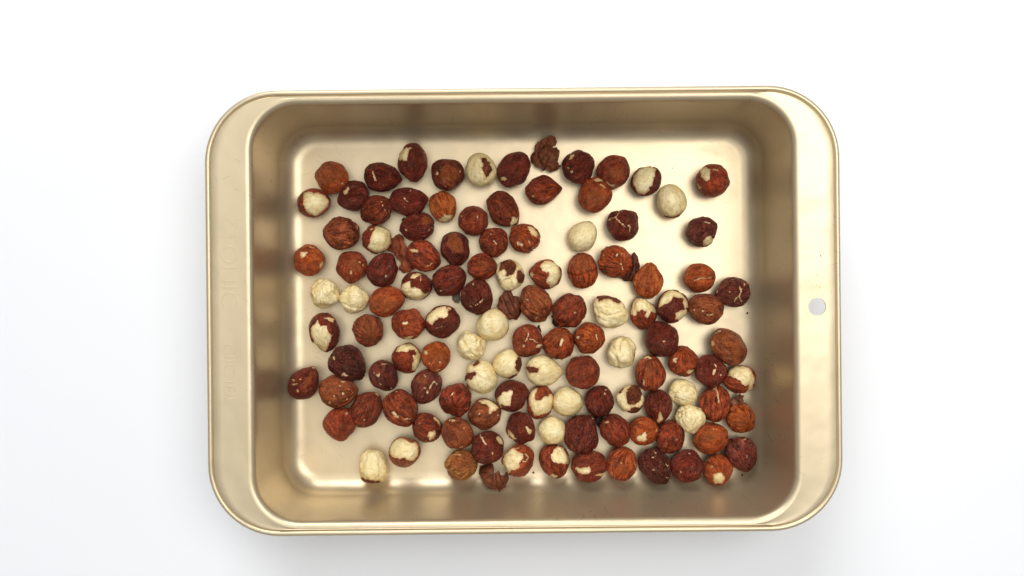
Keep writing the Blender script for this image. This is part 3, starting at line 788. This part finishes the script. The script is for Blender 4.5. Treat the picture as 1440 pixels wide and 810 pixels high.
N(765, 521.5, 52.5, 43, -8, .35, 'k', 'k', 'smooth pointed cream oval with one small rust-brown square of skin', ('s', [(740, 517), (744, 514.5), (749, 515.5), (757.8, 517.5), (756.5, 524.5), (750, 525), (744, 523.5)]))
N(819.5, 523, 49.5, 48, 60, .05, 's', 'r', 'large smooth brick-red nut with no bare patch, beside a point-ended peeled nut')
N(760, 565.5, 47, 37, 85, .05, 'y', 'r', 'cream nut ringed in brown with an orange island of skin near its top', ('p', [(743, 561), (746, 551), (753, 545.5), (757, 547), (753.5, 553), (752.8, 562.5), (756.5, 563.5), (760.5, 562.5), (765, 558.5), (771, 557.5), (774, 553.5), (777, 556), (778, 567), (776, 577), (770, 580), (762, 583.5), (756, 585), (750.5, 583.5), (747, 575)]))
N(798.5, 565.5, 43.5, 41.5, -15, .3, 'k', 'k', 'cream peeled nut with a blunt point, directly below the pointed cream oval')
N(842.5, 564.5, 43.5, 40, 100, .05, 'w', 'd', 'small dark plum nut between the blunt cream nut and the brown-disc nut', ('e', 850.3, 553.5, 1.2, 2.2), ('e', 852, 549, 1.8, .9))
N(886, 560.5, 41.5, 39, 60, .05, 'z', 'k', 'half-peeled nut carrying a rough brown disc of skin on a cream ring', ('s', [(880, 556), (882, 548), (887.5, 543), (896.5, 541.5), (903, 553), (900, 564), (892, 570.5), (883, 568.5)]), ('s', [(883, 578), (888, 574), (894, 573), (899, 573), (904, 569), (906, 577), (896, 584), (886, 582)]), ('s', [(869, 552), (872, 547), (878, 543.5), (876, 548), (871, 554)]))
N(776.5, 605, 40, 39.5, 20, .05, 'k', 'k', 'small smooth round peeled nut, touching a big dark nut and the brown-ringed cream nut')
N(818, 609, 53.5, 47.5, 82, .1, 'x', 'd', 'big dark red nut with stacked curved wrinkles, touching the small smooth peeled nut', ('l', 1.1, [(833, 589), (838, 594), (840.5, 602)]))
N(865.5, 605, 46, 41, -62, .1, 'w', 'm', 'red-brown nut with a small pink chip, between a tangerine and a big dark nut', ('p', [(850.5, 594), (853.5, 592.3), (857, 593.5), (853, 595.5)]))
N(905, 605.5, 41.5, 40, 20, .1, 'r', 'a', 'tangerine nut with a square white patch low on its face', ('p', [(895.5, 615), (897.5, 613), (902.5, 612.5), (904.5, 608.5), (907.5, 607.5), (910, 613), (909, 620.5), (903, 620.5), (898, 621), (897.5, 617.5)]), ('e', 923, 605.5, 1.6, 3.0))
N(925.5, 572.5, 48.5, 37.5, -85, .3, 'r', 'd', 'narrow dark striped nut with a tan arrowhead at its lower end', ('p', [(923.5, 592), (926.5, 586), (928, 579), (931, 584), (932.5, 590), (928, 594)]))
N(960.5, 552, 41, 37, -20, .1, 'y', 'k', 'yellowish peeled nut, upper of two peeled nuts stacked together', ('g', .08, 1.3, [(947, 560), (950, 550), (957, 545)]))
N(971.5, 588.5, 44, 42, -70, .1, 'z', 'k', 'peeled nut with folded grooves, lower of two peeled nuts stacked together', ('g', .18, 1.5, [(951.5, 581), (958, 575), (968, 572)]), ('g', .16, 1.4, [(953, 588.5), (958, 582), (963, 580)]), ('g', .08, 1.6, [(976, 598), (982, 588)]))
N(914, 524.5, 49.5, 42, 88, .3, 'r', 'r', 'red nut with fanned ribs and white crown, beside the two-lobed peeled nut', ('p', [(904, 504.5), (907, 500), (910, 498.5), (918, 504.5), (911.5, 504), (907, 505.5)]), ('u', 912, 522, 8, 16), ('l', 1.6, [(904.5, 534), (906.5, 541)]), ('g', .09, 1.3, [(910, 505), (904, 522), (902, 535)]), ('g', .09, 1.3, [(914, 505), (922, 522), (925, 538)]), ('g', .09, 1.3, [(912, 505), (914, 522), (913, 540)]))
N(960, 508, 42.5, 41, 100, .05, 'r', 'o', 'striped orange nut with two white chips, beside a red nut with a white spot', ('p', [(945.5, 507), (947, 503.5), (952.5, 504), (951.5, 507.5), (951, 511.5), (948.5, 510)]), ('p', [(966, 523), (969, 520), (977, 519), (975, 524), (968, 527)]))
N(998.5, 521.5, 46, 43, 110, .1, 's', 'd', 'wine-red nut with a small white bean-shaped spot, below the largest brown egg-shaped nut', ('p', [(1001.5, 525), (1003, 520.5), (1006, 518.5), (1005.5, 523.5), (1003, 527.5)]), ('l', 1.0, [(1005, 511), (1007, 516)]), ('e', 1014, 527, 1.6, 1.2), ('e', 1018.5, 511, 1.2, 1.8))
N(1040, 533.5, 42.5, 39.5, -20, .05, 'y', 'r', 'nut with white crown over red-brown base, just below the largest egg-shaped nut', ('p', [(1019.5, 527), (1024, 518), (1032, 512.5), (1043, 511.5), (1055, 518), (1062, 533), (1058.5, 546.5), (1050, 553.5), (1049.5, 549), (1052.5, 545), (1054, 541.5), (1048, 541.5), (1043, 539.5), (1041, 535.5), (1034, 532), (1027, 529)]))
N(1005.5, 567, 51.5, 41, 82, .1, 'r', 'r', 'red ribbed nut with a thin white line down its middle, below the white-crowned nut', ('l', 1.6, [(1006.8, 544), (1009.3, 554), (1011, 566)]), ('e', 1004.5, 548, 2.2, 1.0), ('g', .12, 1.4, [(1005, 546), (1007, 560), (1008, 574)]), ('g', .09, 1.6, [(998, 550), (999, 572)]))
N(1042, 589, 41, 39.5, -30, .05, 'r', 'a', 'small nut with bright orange curved bands, touching a scrap of pale inner skin', ('u', 1044, 590, 12, 12), ('e', 1024, 578.5, 1.2, 1.8))
N(999, 616, 48, 43, 5, .05, 's', 'o', 'smooth orange-red nut below the pair of peeled nuts, touching the rough purple-red nut', ('u', 999, 612, 14, 10), ('e', 1003, 603.5, 1.2, .9))
N(1042.5, 637.5, 49.5, 42.5, -60, .1, 'x', 'p', 'rough purple-red nut wrinkled like a raisin, in the bottom corner by the holed handle', ('l', 1.2, [(1044, 618.5), (1050, 618)]), ('e', 1050, 642, 1.0, 1.8), ('g', .10, 1.3, [(1048, 630), (1050, 642), (1048, 654)]), ('g', .08, 1.3, [(1035, 628), (1043, 637), (1041, 648)]))
N(1009.5, 660, 43, 42, -70, .1, 's', 'o', 'orange-brown nut with a bare white heel, last along the bottom wall', ('p', [(1002.5, 672), (1003.5, 668), (1006.5, 666), (1010.5, 665), (1015.5, 665.5), (1017, 669), (1020, 672.5), (1016, 679.5), (1007, 681), (1003, 676)]), ('e', 1001.5, 657, 2.0, 1.2))
N(942.5, 614.5, 46, 38.5, 75, .1, 'w', 'm', 'wrinkled red-brown nut with a pitted centre, between the tangerine nut and a folded peeled nut', ('g', .16, 1.6, [(946.5, 616), (950, 619)]), ('l', .9, [(949, 615), (952, 619)]))
N(922.5, 656.5, 55, 42.5, -58, .1, 'w', 'dd', 'long blackish-purple nut slanting against the bottom wall', ('e', 918.5, 661, 1.8, 1.2), ('l', 1.2, [(920.5, 635), (924, 638)]), ('e', 918, 644, 1.0, .9), ('l', 1.0, [(937, 652), (941, 658)]), ('e', 938.5, 671.5, 2.4, 1.0))
N(966, 655, 46.5, 45.5, 60, .05, 'w', 'd', 'round dark purple-red nut with a glinting top, beside the long blackish-purple nut', ('e', 965, 636, 1.6, .9), ('e', 970, 638, 1.6, .8), ('e', 957.5, 664, 1.2, 1.2))
N(874.5, 652, 46.5, 41.5, 72, .05, 'r', 'o', 'orange-brown nut with crosswise stripes like a barrel, at the bottom wall', ('l', 1.5, [(892, 650), (893.5, 658)]), ('e', 873.5, 651, 1.2, 2.2), ('u', 876, 660, 9, 9), ('l', 1.4, [(859, 664), (862, 669)]))
N(829, 655.5, 51, 43.5, 2, .05, 's', 'm', 'wide red-brown nut with a white bar and a torn pale edge, at the bottom wall', ('p', [(808, 659), (810.5, 657), (817, 658), (828.5, 656.5), (831.5, 662), (829, 666), (820, 666.5), (812, 663.5)]), ('p', [(835, 669.5), (842, 667), (853.5, 662.5), (850.5, 671), (843, 674), (847, 669)]), ('e', 835.5, 637.8, 1.2, .8))
N(780, 649, 47.5, 41.5, -78, .2, 'r', 'm', 'red-brown nut with a broad white flank, beneath the small smooth peeled nut', ('p', [(775, 641), (778.5, 636), (781, 630), (786, 627), (793, 631.5), (799, 641), (802, 651), (796, 653), (790, 651.5), (785, 651.5), (781.5, 650), (778, 650.5), (776, 647)]), ('p', [(772.5, 668.5), (777, 667), (785, 669), (780, 675), (774, 674)]))
N(730, 648, 45.5, 43, 25, .1, 'y', 'o', 'nut half creamy-green and half orange-brown with a curled skin edge, near the bottom wall', ('p', [(707, 656), (709, 642), (714, 634.5), (720.5, 630.5), (727, 634.5), (735.5, 638), (735.5, 645), (730.5, 650.5), (731, 657), (725, 660), (719.5, 661.5), (716, 666), (710, 662)]), ('l', 1.7, [(739, 639), (743, 643), (740, 648.5), (736, 649)]), ('l', 1.3, [(722, 631.5), (729, 630.5)]))
N(732, 602, 44.5, 39.5, -62, .2, 's', 'd', 'small wine-dark angular nut with a slanted white slash, next to the small smooth peeled nut', ('p', [(738.5, 600), (741, 598.5), (744, 602.5), (747.5, 606.5), (745, 610.5), (741.5, 607)]), ('p', [(714, 604), (717, 605.5), (722, 612), (728, 618), (722, 618), (715, 612)]))
N(685.5, 629, 47, 46, 60, .1, 's', 'd', 'dark red nut with a thin white ridge line, touching the torn skin cup', ('p', [(698, 615.5), (701, 613.5), (706.5, 617.5), (709, 626), (703.5, 624.5), (700, 622)]), ('l', 1.3, [(675.5, 611), (677.5, 615.5), (684, 626)]), ('e', 692.5, 637.5, 1.3, 1.8), ('g', .08, 1.5, [(676, 612), (686, 628)]))
N(643, 609, 47, 42.5, 130, .4, 's', 'b', 'pointed nut, caramel on one cheek with a dark keel, above the rough golden-brown nut', ('t', [(641, 606), (650, 596), (662, 600), (664, 614), (654, 627), (643, 622)]), ('l', 2.2, [(637.5, 630.5), (644, 631), (650.5, 628)]), ('l', 2.4, [(632.5, 590.8), (639, 591.5)]), ('e', 652, 602, 1.2, 1.0), ('g', .10, 1.6, [(631, 595), (639, 606), (642, 618)]))
N(649.5, 653, 45.5, 42.5, 20, .05, 'x', 'g', 'rough golden-brown nut with a grainy face, at the bottom wall beside the torn skin cup', ('u', 650, 650, 17, 15), ('l', 1.4, [(632, 642), (640, 638.5), (648, 640)]))
N(529, 296, 45.5, 41, 35, .1, 'w', 'm', 'round red-brown nut with fine pale freckles, just below the dark teardrop nut', ('e', 536.5, 283.5, 1.8, 1.0), ('e', 538.5, 289, 1.0, 1.6), ('l', .9, [(541, 295), (543, 300)]))
N(575, 284.5, 54, 40, 0, .1, 's', 'd', 'wide dark oval lying level, between the freckled nut and a small amber nut', ('e', 577, 268.3, 1.2, .8), ('l', .9, [(568, 279), (574, 284)]), ('e', 568, 292, 1.8, .8))


_ico = {}


def ico(level):
    if level not in _ico:
        bm = bmesh.new()
        bmesh.ops.create_icosphere(bm, subdivisions=level, radius=1.0)
        V = np.array([v.co[:] for v in bm.verts])
        F = np.array([[v.index for v in f.verts] for f in bm.faces], np.int64)
        bm.free()
        E = np.concatenate([F[:, [0, 1]], F[:, [1, 2]], F[:, [2, 0]]])
        E = np.unique(np.sort(E, 1), axis=0)
        _ico[level] = (V, F, E)
    return _ico[level]


STY = {   # lump, rib, wrinkle
    's': (0.054, 0.010, 0.013),
    'r': (0.044, 0.036, 0.014),
    'w': (0.056, 0.016, 0.036),
    'x': (0.058, 0.020, 0.058),
    'k': (0.036, 0.005, 0.012),
    'y': (0.062, 0.014, 0.034),
    'z': (0.090, 0.018, 0.026),
}


def nut_shape(D, x, y, a, b, ang, tip, sty, seed, ops, zc, R):
    """Kernel surface for the unit directions D: points relative to the nut's centre (metres), streak coordinates."""
    lump, rib, wr = STY[sty]
    tip = tip + np.random.default_rng(int(seed * 977)).uniform(0.0, 0.22)
    lump *= 1.15
    ca, sa = math.cos(math.radians(ang)), math.sin(math.radians(ang))
    # into the nut's own frame: x along its length
    L = np.stack([D[:, 0] * ca + D[:, 1] * sa, -D[:, 0] * sa + D[:, 1] * ca, D[:, 2]], 1)
    t = L[:, 0]
    u = np.clip((t + 0.2) / 1.2, 0, 1)
    taper = 1 - tip * 0.40 * u ** 2
    squash = 1.0 + 0.05 * (np.abs(t) ** 3)
    P = np.stack([t * (1 + tip * 0.16 * np.clip(t, 0, 1) ** 5), L[:, 1] * taper * squash, L[:, 2] * taper * squash], 1)
    sd = np.array([seed * 3.17, seed * 1.91, seed * 7.7])
    n1 = vnoise(D * 1.3 + sd) + 0.55 * vnoise(D * 2.4 + sd + 3)
    P *= (1 + lump * 1.5 * n1)[:, None]
    # streak frame: its axis leans up when the nut is seen end-on
    r2 = np.random.default_rng(int(seed * 1000) + 5)
    tilt = math.radians(r2.uniform(5, 25) if a / b > 1.09 else r2.uniform(25, 70))
    ct, st = math.cos(tilt), math.sin(tilt)
    S = np.stack([L[:, 0] * ct + L[:, 2] * st, L[:, 1], -L[:, 0] * st + L[:, 2] * ct], 1)
    rad = S[:, 1:] / np.maximum(np.linalg.norm(S[:, 1:], axis=1), 1e-6)[:, None]
    q = np.stack([S[:, 0] * 0.8, rad[:, 0] * 4.2, rad[:, 1] * 4.2], 1)
    fade = np.clip(np.linalg.norm(S[:, 1:], axis=1) * 2.2, 0, 1)
    P *= (1 + rib * fade * ridged(q + sd, 2))[:, None]
    q2 = S * np.array([1.5, 3.3, 3.3]) + 0.55 * np.stack([vnoise(S * 2 + sd), vnoise(S * 2 + sd + 5), vnoise(S * 2 + sd + 9)], 1)
    P *= (1 - wr * 0.85 * np.clip(ridged(q2 + sd, 3), -0.6, 2) ** 2 * 0.8)[:, None]
    # exact outline size
    ext = P.max(0) - P.min(0)
    mid = (P.max(0) + P.min(0)) / 2
    hgt = min(b, a) * r2.uniform(0.90, 0.98)
    P = (P - mid) / ext * np.array([a, b, hgt]) * R
    W = np.stack([P[:, 0] * ca - P[:, 1] * sa, P[:, 0] * sa + P[:, 1] * ca, P[:, 2]], 1)
    return W, S


def photo(W, cx, cy, zc):
    s = F_PX / (CAM_H - (W[:, 2] + zc))
    return np.stack([720 + (W[:, 0] + cx) * s, 405 - (W[:, 1] + cy) * s], 1)


def clip(F, E, f, arrs):
    """Keep the part where f > 0; nearest points are moved onto the outline. Returns triangles and border mask."""
    f = f.copy()
    i, j = E[:, 0], E[:, 1]
    cr = (f[i] * f[j]) < 0
    i, j = i[cr], j[cr]
    t = f[i] / (f[i] - f[j])
    near_i = t < 0.5
    ids = np.where(near_i, i, j)
    oth = np.where(near_i, j, i)
    tt = np.where(near_i, t, 1 - t)
    border = np.zeros(len(f), bool)
    border[ids] = True
    for A in arrs:
        src = A.copy()
        A[ids] = src[ids] + tt[:, None] * (src[oth] - src[ids])
    f[ids] = 0.0
    m = (f[F] >= 0).all(1) & (f[F] > 0).any(1)
    return F[m], border


def compact(F, *arrs):
    used = np.unique(F)
    mp = np.full(F.max() + 1, -1, np.int64)
    mp[used] = np.arange(len(used))
    return (mp[F],) + tuple(A[used] for A in arrs)


def set_attr(me, name, data, kind='FLOAT_VECTOR'):
    at = me.attributes.new(name, kind, 'POINT')
    if kind == 'FLOAT_VECTOR':
        at.data.foreach_set('vector', np.asarray(data, np.float32).ravel())
    else:
        at.data.foreach_set('value', np.asarray(data, np.float32).ravel())


def skin_mask(V, W, cx, cy, zc, seed, bare, ops):
    """Where skin is left (f > 0, in photo pixels from its edge) and where that skin is lighter (tan)."""
    up = V[:, 2] > -0.12
    Q = photo(W, cx, cy, zc)
    wv = (np.stack([vnoise(V * 6 + seed), vnoise(V * 6 + seed + 31)], 1) * 1.0
          + np.stack([vnoise(V * 15 + seed), vnoise(V * 15 + seed + 31)], 1) * 0.7
          + np.stack([vnoise(V * 29 + seed), vnoise(V * 29 + seed + 31)], 1) * 0.45)
    Qw = Q + wv
    tan = np.zeros(len(V))
    f = np.full(len(V), -1.0 if bare else 1.0) * 50
    for o_ in ops:
        kd = o_[0]
        if kd == 'p':
            f = np.minimum(f, np.where(up, -sd_poly(Qw, o_[1]), 50))
        elif kd == 'e':
            ex, ey, rx, ry = o_[1:5]
            s_ = (np.sqrt(((Qw[:, 0] - ex) / rx) ** 2 + ((Qw[:, 1] - ey) / ry) ** 2) - 0.76) * min(rx, ry) + vnoise(V * 22 + seed) * 0.6
            f = np.minimum(f, np.where(up, s_, 50))
        elif kd == 'l':
            s_ = d_line(Qw, o_[2]) - o_[1] * 0.42 + vnoise(V * 20 + seed) * 0.45
            f = np.minimum(f, np.where(up, s_, 50))
        elif kd == 's':
            f = np.maximum(f, np.where(up, sd_poly(Qw, o_[1]), -50))
        elif kd == 't':
            s_ = sd_poly(Qw + wv, o_[1])
            tan = np.maximum(tan, np.where(up, np.clip(s_ / 6 + 0.5, 0, 1), 0))
        elif kd == 'u':
            ex, ey, rx, ry = o_[1:5]
            s_ = (1 - np.sqrt(((Qw[:, 0] - ex) / rx) ** 2 + ((Qw[:, 1] - ey) / ry) ** 2)) * min(rx, ry)
            tan = np.maximum(tan, np.where(up, np.clip(s_ / 6 + 0.4, 0, 1), 0))
    return Q, Qw, wv, f, tan


SKIN_T = 0.00030
n_tri = 0
for k, (x, y, a, b, ang, tip, sty, c, label, ops) in enumerate(NUTS):
    seed = 1.0 + k * 0.731
    r1 = np.random.default_rng(100 + k)
    peel = any(o_[0] in 'pels' for o_ in ops)
    level = 6
    V, F, E = ico(level)
    zc = b * 0.47 * 0.00031
    R = (CAM_H - zc) / F_PX
    cx, cy = px(x, y, zc)
    W, S = nut_shape(V, x, y, a, b, ang, tip, sty, seed, ops, zc, R)
    # grooves pressed into the surface
    Q = photo(W, cx, cy, zc)
    up = V[:, 2] > -0.12
    for o_ in ops:
        if o_[0] == 'g':
            d = d_line(Q, o_[3])
            g = np.exp(-(d / (o_[2] * 0.9)) ** 2) * o_[1] * 0.34 * b * R * up
            W -= V * g[:, None]
    lift = float(np.max(pan_height(W[:, 0] + cx, W[:, 1] + cy) - W[:, 2]))
    zc = lift
    bare = (c == 'k')
    Q, Qw, wv, f, tan = skin_mask(V, W, cx, cy, zc, seed, bare, ops)
    # a little colour of its own for every nut
    cc = np.array(COL[c]) * r1.uniform(0.90, 1.22) * np.array([1, r1.uniform(0.93, 1.08), r1.uniform(0.93, 1.08)])
    rgba = (float(cc[0]), float(cc[1]), float(cc[2]), {'r': 0.75, 'w': 0.6, 'x': 0.7}.get(sty, 0.45))
    loc = (cx, cy, zc)
    grp = 'hazelnuts scattered over the floor of the baking pan'
    if not peel:
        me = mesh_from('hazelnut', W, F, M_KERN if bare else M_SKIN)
        set_attr(me, 'nutco', S + 0)
        set_attr(me, 'tan', tan, 'FLOAT')
        o = link('hazelnut', me)
        o.location = loc
        o.color = rgba
        tag(o, label, 'hazelnut', grp)
        n_tri += len(F)
        continue
    root = bpy.data.objects.new('hazelnut', None)
    col.objects.link(root)
    root.location = loc
    root.empty_display_size = 0.006
    tag(root, label, 'hazelnut', grp)
    # bare kernel
    V5, F5, E5 = ico(5)
    n5 = len(V5)
    W5, S5 = W[:n5], S[:n5]
    if np.abs(V[:n5] - V5).max() > 1e-6:
        W5, S5 = nut_shape(V5, x, y, a, b, ang, tip, sty, seed, ops, zc, R)
        Q5 = photo(W5, cx, cy, zc)
        for o_ in ops:
            if o_[0] == 'g':
                g = np.exp(-(d_line(Q5, o_[3]) / (o_[2] * 0.9)) ** 2) * o_[1] * 0.34 * b * R * (V5[:, 2] > -0.12)
                W5 -= V5 * g[:, None]
    me = mesh_from('kernel', W5, F5, M_KERN)
    set_attr(me, 'nutco', S5)
    f5 = skin_mask(V5, W5, cx, cy, zc, seed, bare, ops)[3]
    set_attr(me, 'stain', np.clip(1.0 + f5 / 2.6, 0, 1), 'FLOAT')
    ko = link('kernel', me, root)
    n_tri += len(F5)
    # skin left on it
    Ws = W + V * SKIN_T
    Wk = W - V * 0.00012
    tn = tan[:, None].copy()
    Sx = S.copy()
    F2, border = clip(F, E, f, [Ws, Wk, Sx, tn])
    if len(F2):
        Ws = np.where(border[:, None], Wk, Ws)
        F3, Ws, Sx, tn = compact(F2, Ws, Sx, tn)
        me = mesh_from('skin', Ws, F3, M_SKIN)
        set_attr(me, 'nutco', Sx)
        set_attr(me, 'tan', tn[:, 0], 'FLOAT')
        so = link('skin', me, root)
        so.color = rgba if not bare else (0.20, 0.055, 0.02, 0.4)
        n_tri += len(F3)
print('nuts', len(NUTS), 'triangles', n_tri)

# ------------------------------------------------------------------ loose skins
# name, outline in photo pixels, dome height, base height, ridge height, colour, label, category, grooves
BR = (0.16, 0.047, 0.018)
FLAKES = [
    ('torn_husk', [(752, 213), (753, 204), (762, 197), (771, 191.5), (780, 192.5), (782.5, 199), (780, 204), (776, 207), (782, 207.5), (787, 212), (786, 222), (783, 227), (788, 233), (783, 240), (773, 241.5), (768, 237), (765, 241), (760, 236), (752, 232), (747.5, 226), (747, 218)], 12, 3, 5, BR,
     'torn empty brown husk of skin standing by the top wall', 'nut skin', [(4, 1.5, [(757, 214), (757, 222)]), (3, 1.6, [(758, 210), (768, 205), (775, 207)]), (4, 2, [(765, 241), (768, 232), (772, 222)])]),
    ('skin_scrap', [(550, 337), (555, 333), (561, 328.7), (568, 334), (567, 340), (573, 347), (573, 352), (582, 358), (590, 368), (583, 379), (568, 385), (560, 377), (565, 370), (559, 364), (553, 356), (546, 353)], 7, 1, 4, (0.22, 0.050, 0.017),
     'torn reddish skin scrap trapped under the half-white nut and the orange-red ridged nut', 'nut skin', [(3, 2, [(560, 336), (562, 350), (560, 362)])]),
    ('skin_scrap', [(709, 410), (718, 408.5), (722, 417), (729, 417), (731, 428), (733, 440), (727, 449.5), (715, 448), (703, 439.5), (699.5, 430), (702, 421)], 14, 12, 4, (0.125, 0.034, 0.014),
     'dark brown skin scrap overlapping the large smooth peeled round nut', 'nut skin', [(3, 1.3, [(708, 420), (713, 432), (719, 444)]), (3, 1.3, [(715, 414), (721, 428), (726, 440)]), (4, 1.0, [(722, 417), (723, 426)])]),
    ('skin_flap', [(884, 364), (888, 360), (891, 354.5), (896, 361), (899.5, 374), (897, 388), (890, 394.5), (880, 395), (871, 391), (874, 386), (881, 382), (884, 374)], 16, 8, 5, (0.095, 0.025, 0.012),
     'dark flap of skin standing between the chestnut nut and the ribbed light-orange nut', 'nut skin', [(5, 1.3, [(889, 360), (890, 376), (884, 391)]), (4, 1.2, [(895, 366), (894, 384)])]),
    ('skin_cup', [(674, 655.5), (684, 652.5), (694, 654), (694.5, 666.5), (701, 661.5), (704, 667), (708.5, 669), (713, 663), (715, 672), (711, 683), (702, 688), (690, 687), (680, 677), (674, 667)], 24, 3, 3, (0.150, 0.043, 0.019),
     'empty ribbed skin cup with a jagged torn edge at the bottom wall', 'nut skin', [(2.5, 1.1, [(690, 668), (682, 674)]), (2.5, 1.1, [(693, 668), (691, 684)]), (2.5, 1.1, [(697, 668), (699, 684)]), (2.5, 1.1, [(702, 668), (707, 680)]), (2, 1.1, [(686, 664), (678, 664)])]),
    ('skin_flake', [(637, 416), (640, 412), (646, 411), (647, 421), (644, 427), (640, 426), (636.5, 421)], 2, 1, 1, (0.22, 0.17, 0.11),
     'small greyish flake peeping out below the striped wine nut', 'nut skin', []),
    ('skin_flake', [(754.5, 465), (757, 457), (759, 456.5), (760, 461), (762.3, 467.5), (758, 466)], 1, 1, 1, (0.035, 0.016, 0.010),
     'tiny black triangular flake above the boxy deep red nut', 'nut skin', []),
    ('skin_flake', [(776, 443), (782, 440), (789, 446), (790, 455), (782, 460), (777, 454)], 5, 3, 2, (0.07, 0.020, 0.013),
     'dark flake tucked under the wrinkled reddish nut', 'nut skin', []),
    ('skin_flake', [(1027, 566), (1032, 560), (1040, 555), (1046, 557), (1044, 563), (1050, 569), (1051, 575), (1041, 573), (1030, 574)], 8, 10, 3, (0.20, 0.075, 0.038),
     'pale inner skin scrap curled above the nut with bright orange bands', 'nut skin', [(3, 1.6, [(1034, 560), (1040, 566)])]),
    ('skin_flake', [(833, 586), (840, 584), (848, 588), (848, 596), (844, 603), (839, 598)], 4, 6, 2, (0.03, 0.014, 0.010),  # small near-black curled piece between the nuts
     'blackish curled piece tucked behind the big dark nut with stacked wrinkles', 'nut skin', []),
    ('skin_flake', [(565, 308), (567.5, 306.5), (570, 309), (569.5, 313), (566.5, 314)], 2, 2, 1, (0.10, 0.035, 0.020),
     'tiny brown stub of skin beside the dark pointed nut with a tan shoulder', 'nut skin', []),
    ('crumb', [(1049, 439), (1051.5, 437.5), (1053, 440), (1051, 443), (1049, 442)], 1, 1, .5, (0.03, 0.015, 0.010),
     'single black crumb on the slope beside the holed-handle wall', 'crumb', []),
    ('crumb', [(1040.5, 666.5), (1043, 665), (1045, 667.5), (1042.5, 669.5)], 1, .5, .5, (0.06, 0.03, 0.018),
     'dark crumb below the rough purple-red corner nut', 'crumb', []),
    ('crumb', [(748, 664), (750.5, 663), (752, 665), (749.5, 666.5)], .6, .5, .5, (0.07, 0.035, 0.02),
     'small dark crumb at the bottom wall between two half-peeled nuts', 'crumb', []),
]

for k, (name, pts, dome, z0, ridge, color, label, cat, grv) in enumerate(FLAKES):
    pts = np.asarray(pts, float)
    if name == 'crumb':
        pts = pts.mean(0) + (pts - pts.mean(0)) * 0.62
    ctr = (pts.max(0) + pts.min(0)) / 2
    ext = (pts.max(0) - pts.min(0)) / 2
    step = max(0.25 if name == 'crumb' else 0.45, float(ext.max()) / 36)
    xs = np.arange(pts[:, 0].min() - 2, pts[:, 0].max() + 2, step)
    ys = np.arange(pts[:, 1].min() - 2, pts[:, 1].max() + 2, step)
    gx, gy = np.meshgrid(xs, ys)
    nx, ny = len(xs), len(ys)
    Q = np.stack([gx.ravel(), gy.ravel()], 1)
    ii = (np.arange(ny - 1)[:, None] * nx + np.arange(nx - 1)[None, :]).ravel()
    F = np.concatenate([np.stack([ii, ii + nx, ii + 1], 1), np.stack([ii + 1, ii + nx, ii + nx + 1], 1)])
    E = np.unique(np.sort(np.concatenate([F[:, [0, 1]], F[:, [1, 2]], F[:, [2, 0]]]), 1), axis=0)
    q3 = np.concatenate([Q, np.full((len(Q), 1), k * 3.3)], 1)
    jit = np.stack([vnoise(q3 * 0.35), vnoise(q3 * 0.35 + 50)], 1) * (0.3 if name == 'crumb' else 0.9)
    f = sd_poly(Q + jit, pts)
    rr = (((Q - ctr) / ext) ** 2).sum(1)
    h = dome * np.sqrt(np.clip(1.15 - rr, 0, 2)) if dome > 0 else -dome * np.clip(rr, 0, 1.4)
    h = h + ridge * (0.8 * vnoise(q3 * np.array([0.09, 0.09, 1])) + 0.35 * vnoise(q3 * np.array([0.22, 0.22, 1]) + 7)) + 0.22 * ridge * ridged(q3 * np.array([0.26, 0.12, 1]) + 0.8 * np.stack([vnoise(q3 * 0.1), vnoise(q3 * 0.1 + 9), 0 * rr], 1), 2)
    for (dep, wd, gp) in grv:
        h = h - dep * np.exp(-(d_line(Q, gp) / wd) ** 2)
    zz = np.maximum((z0 + h) * 0.00032, 0.0002)
    s = (CAM_H - zz) / F_PX
    W = np.stack([(Q[:, 0] - 720) * s, -(Q[:, 1] - 405) * s, zz], 1)
    W[:, 2] = np.maximum(W[:, 2], pan_height(W[:, 0], W[:, 1]) + 0.0002)
    F2, border = clip(F, E, f, [W])
    F3, W2 = compact(F2, W)
    base = np.array([W2[:, 0].mean(), W2[:, 1].mean(), 0.0])
    me = mesh_from(name, W2 - base, F3[:, ::-1].copy(), M_FLAKE)
    o = link(name, me)
    o.location = base
    o.color = tuple(color) + (1.0,)
    md = o.modifiers.new('thickness', 'SOLIDIFY')
    md.thickness = 0.0003
    md.offset = -1
    tag(o, label, cat, 'loose bits of hazelnut skin in the pan')
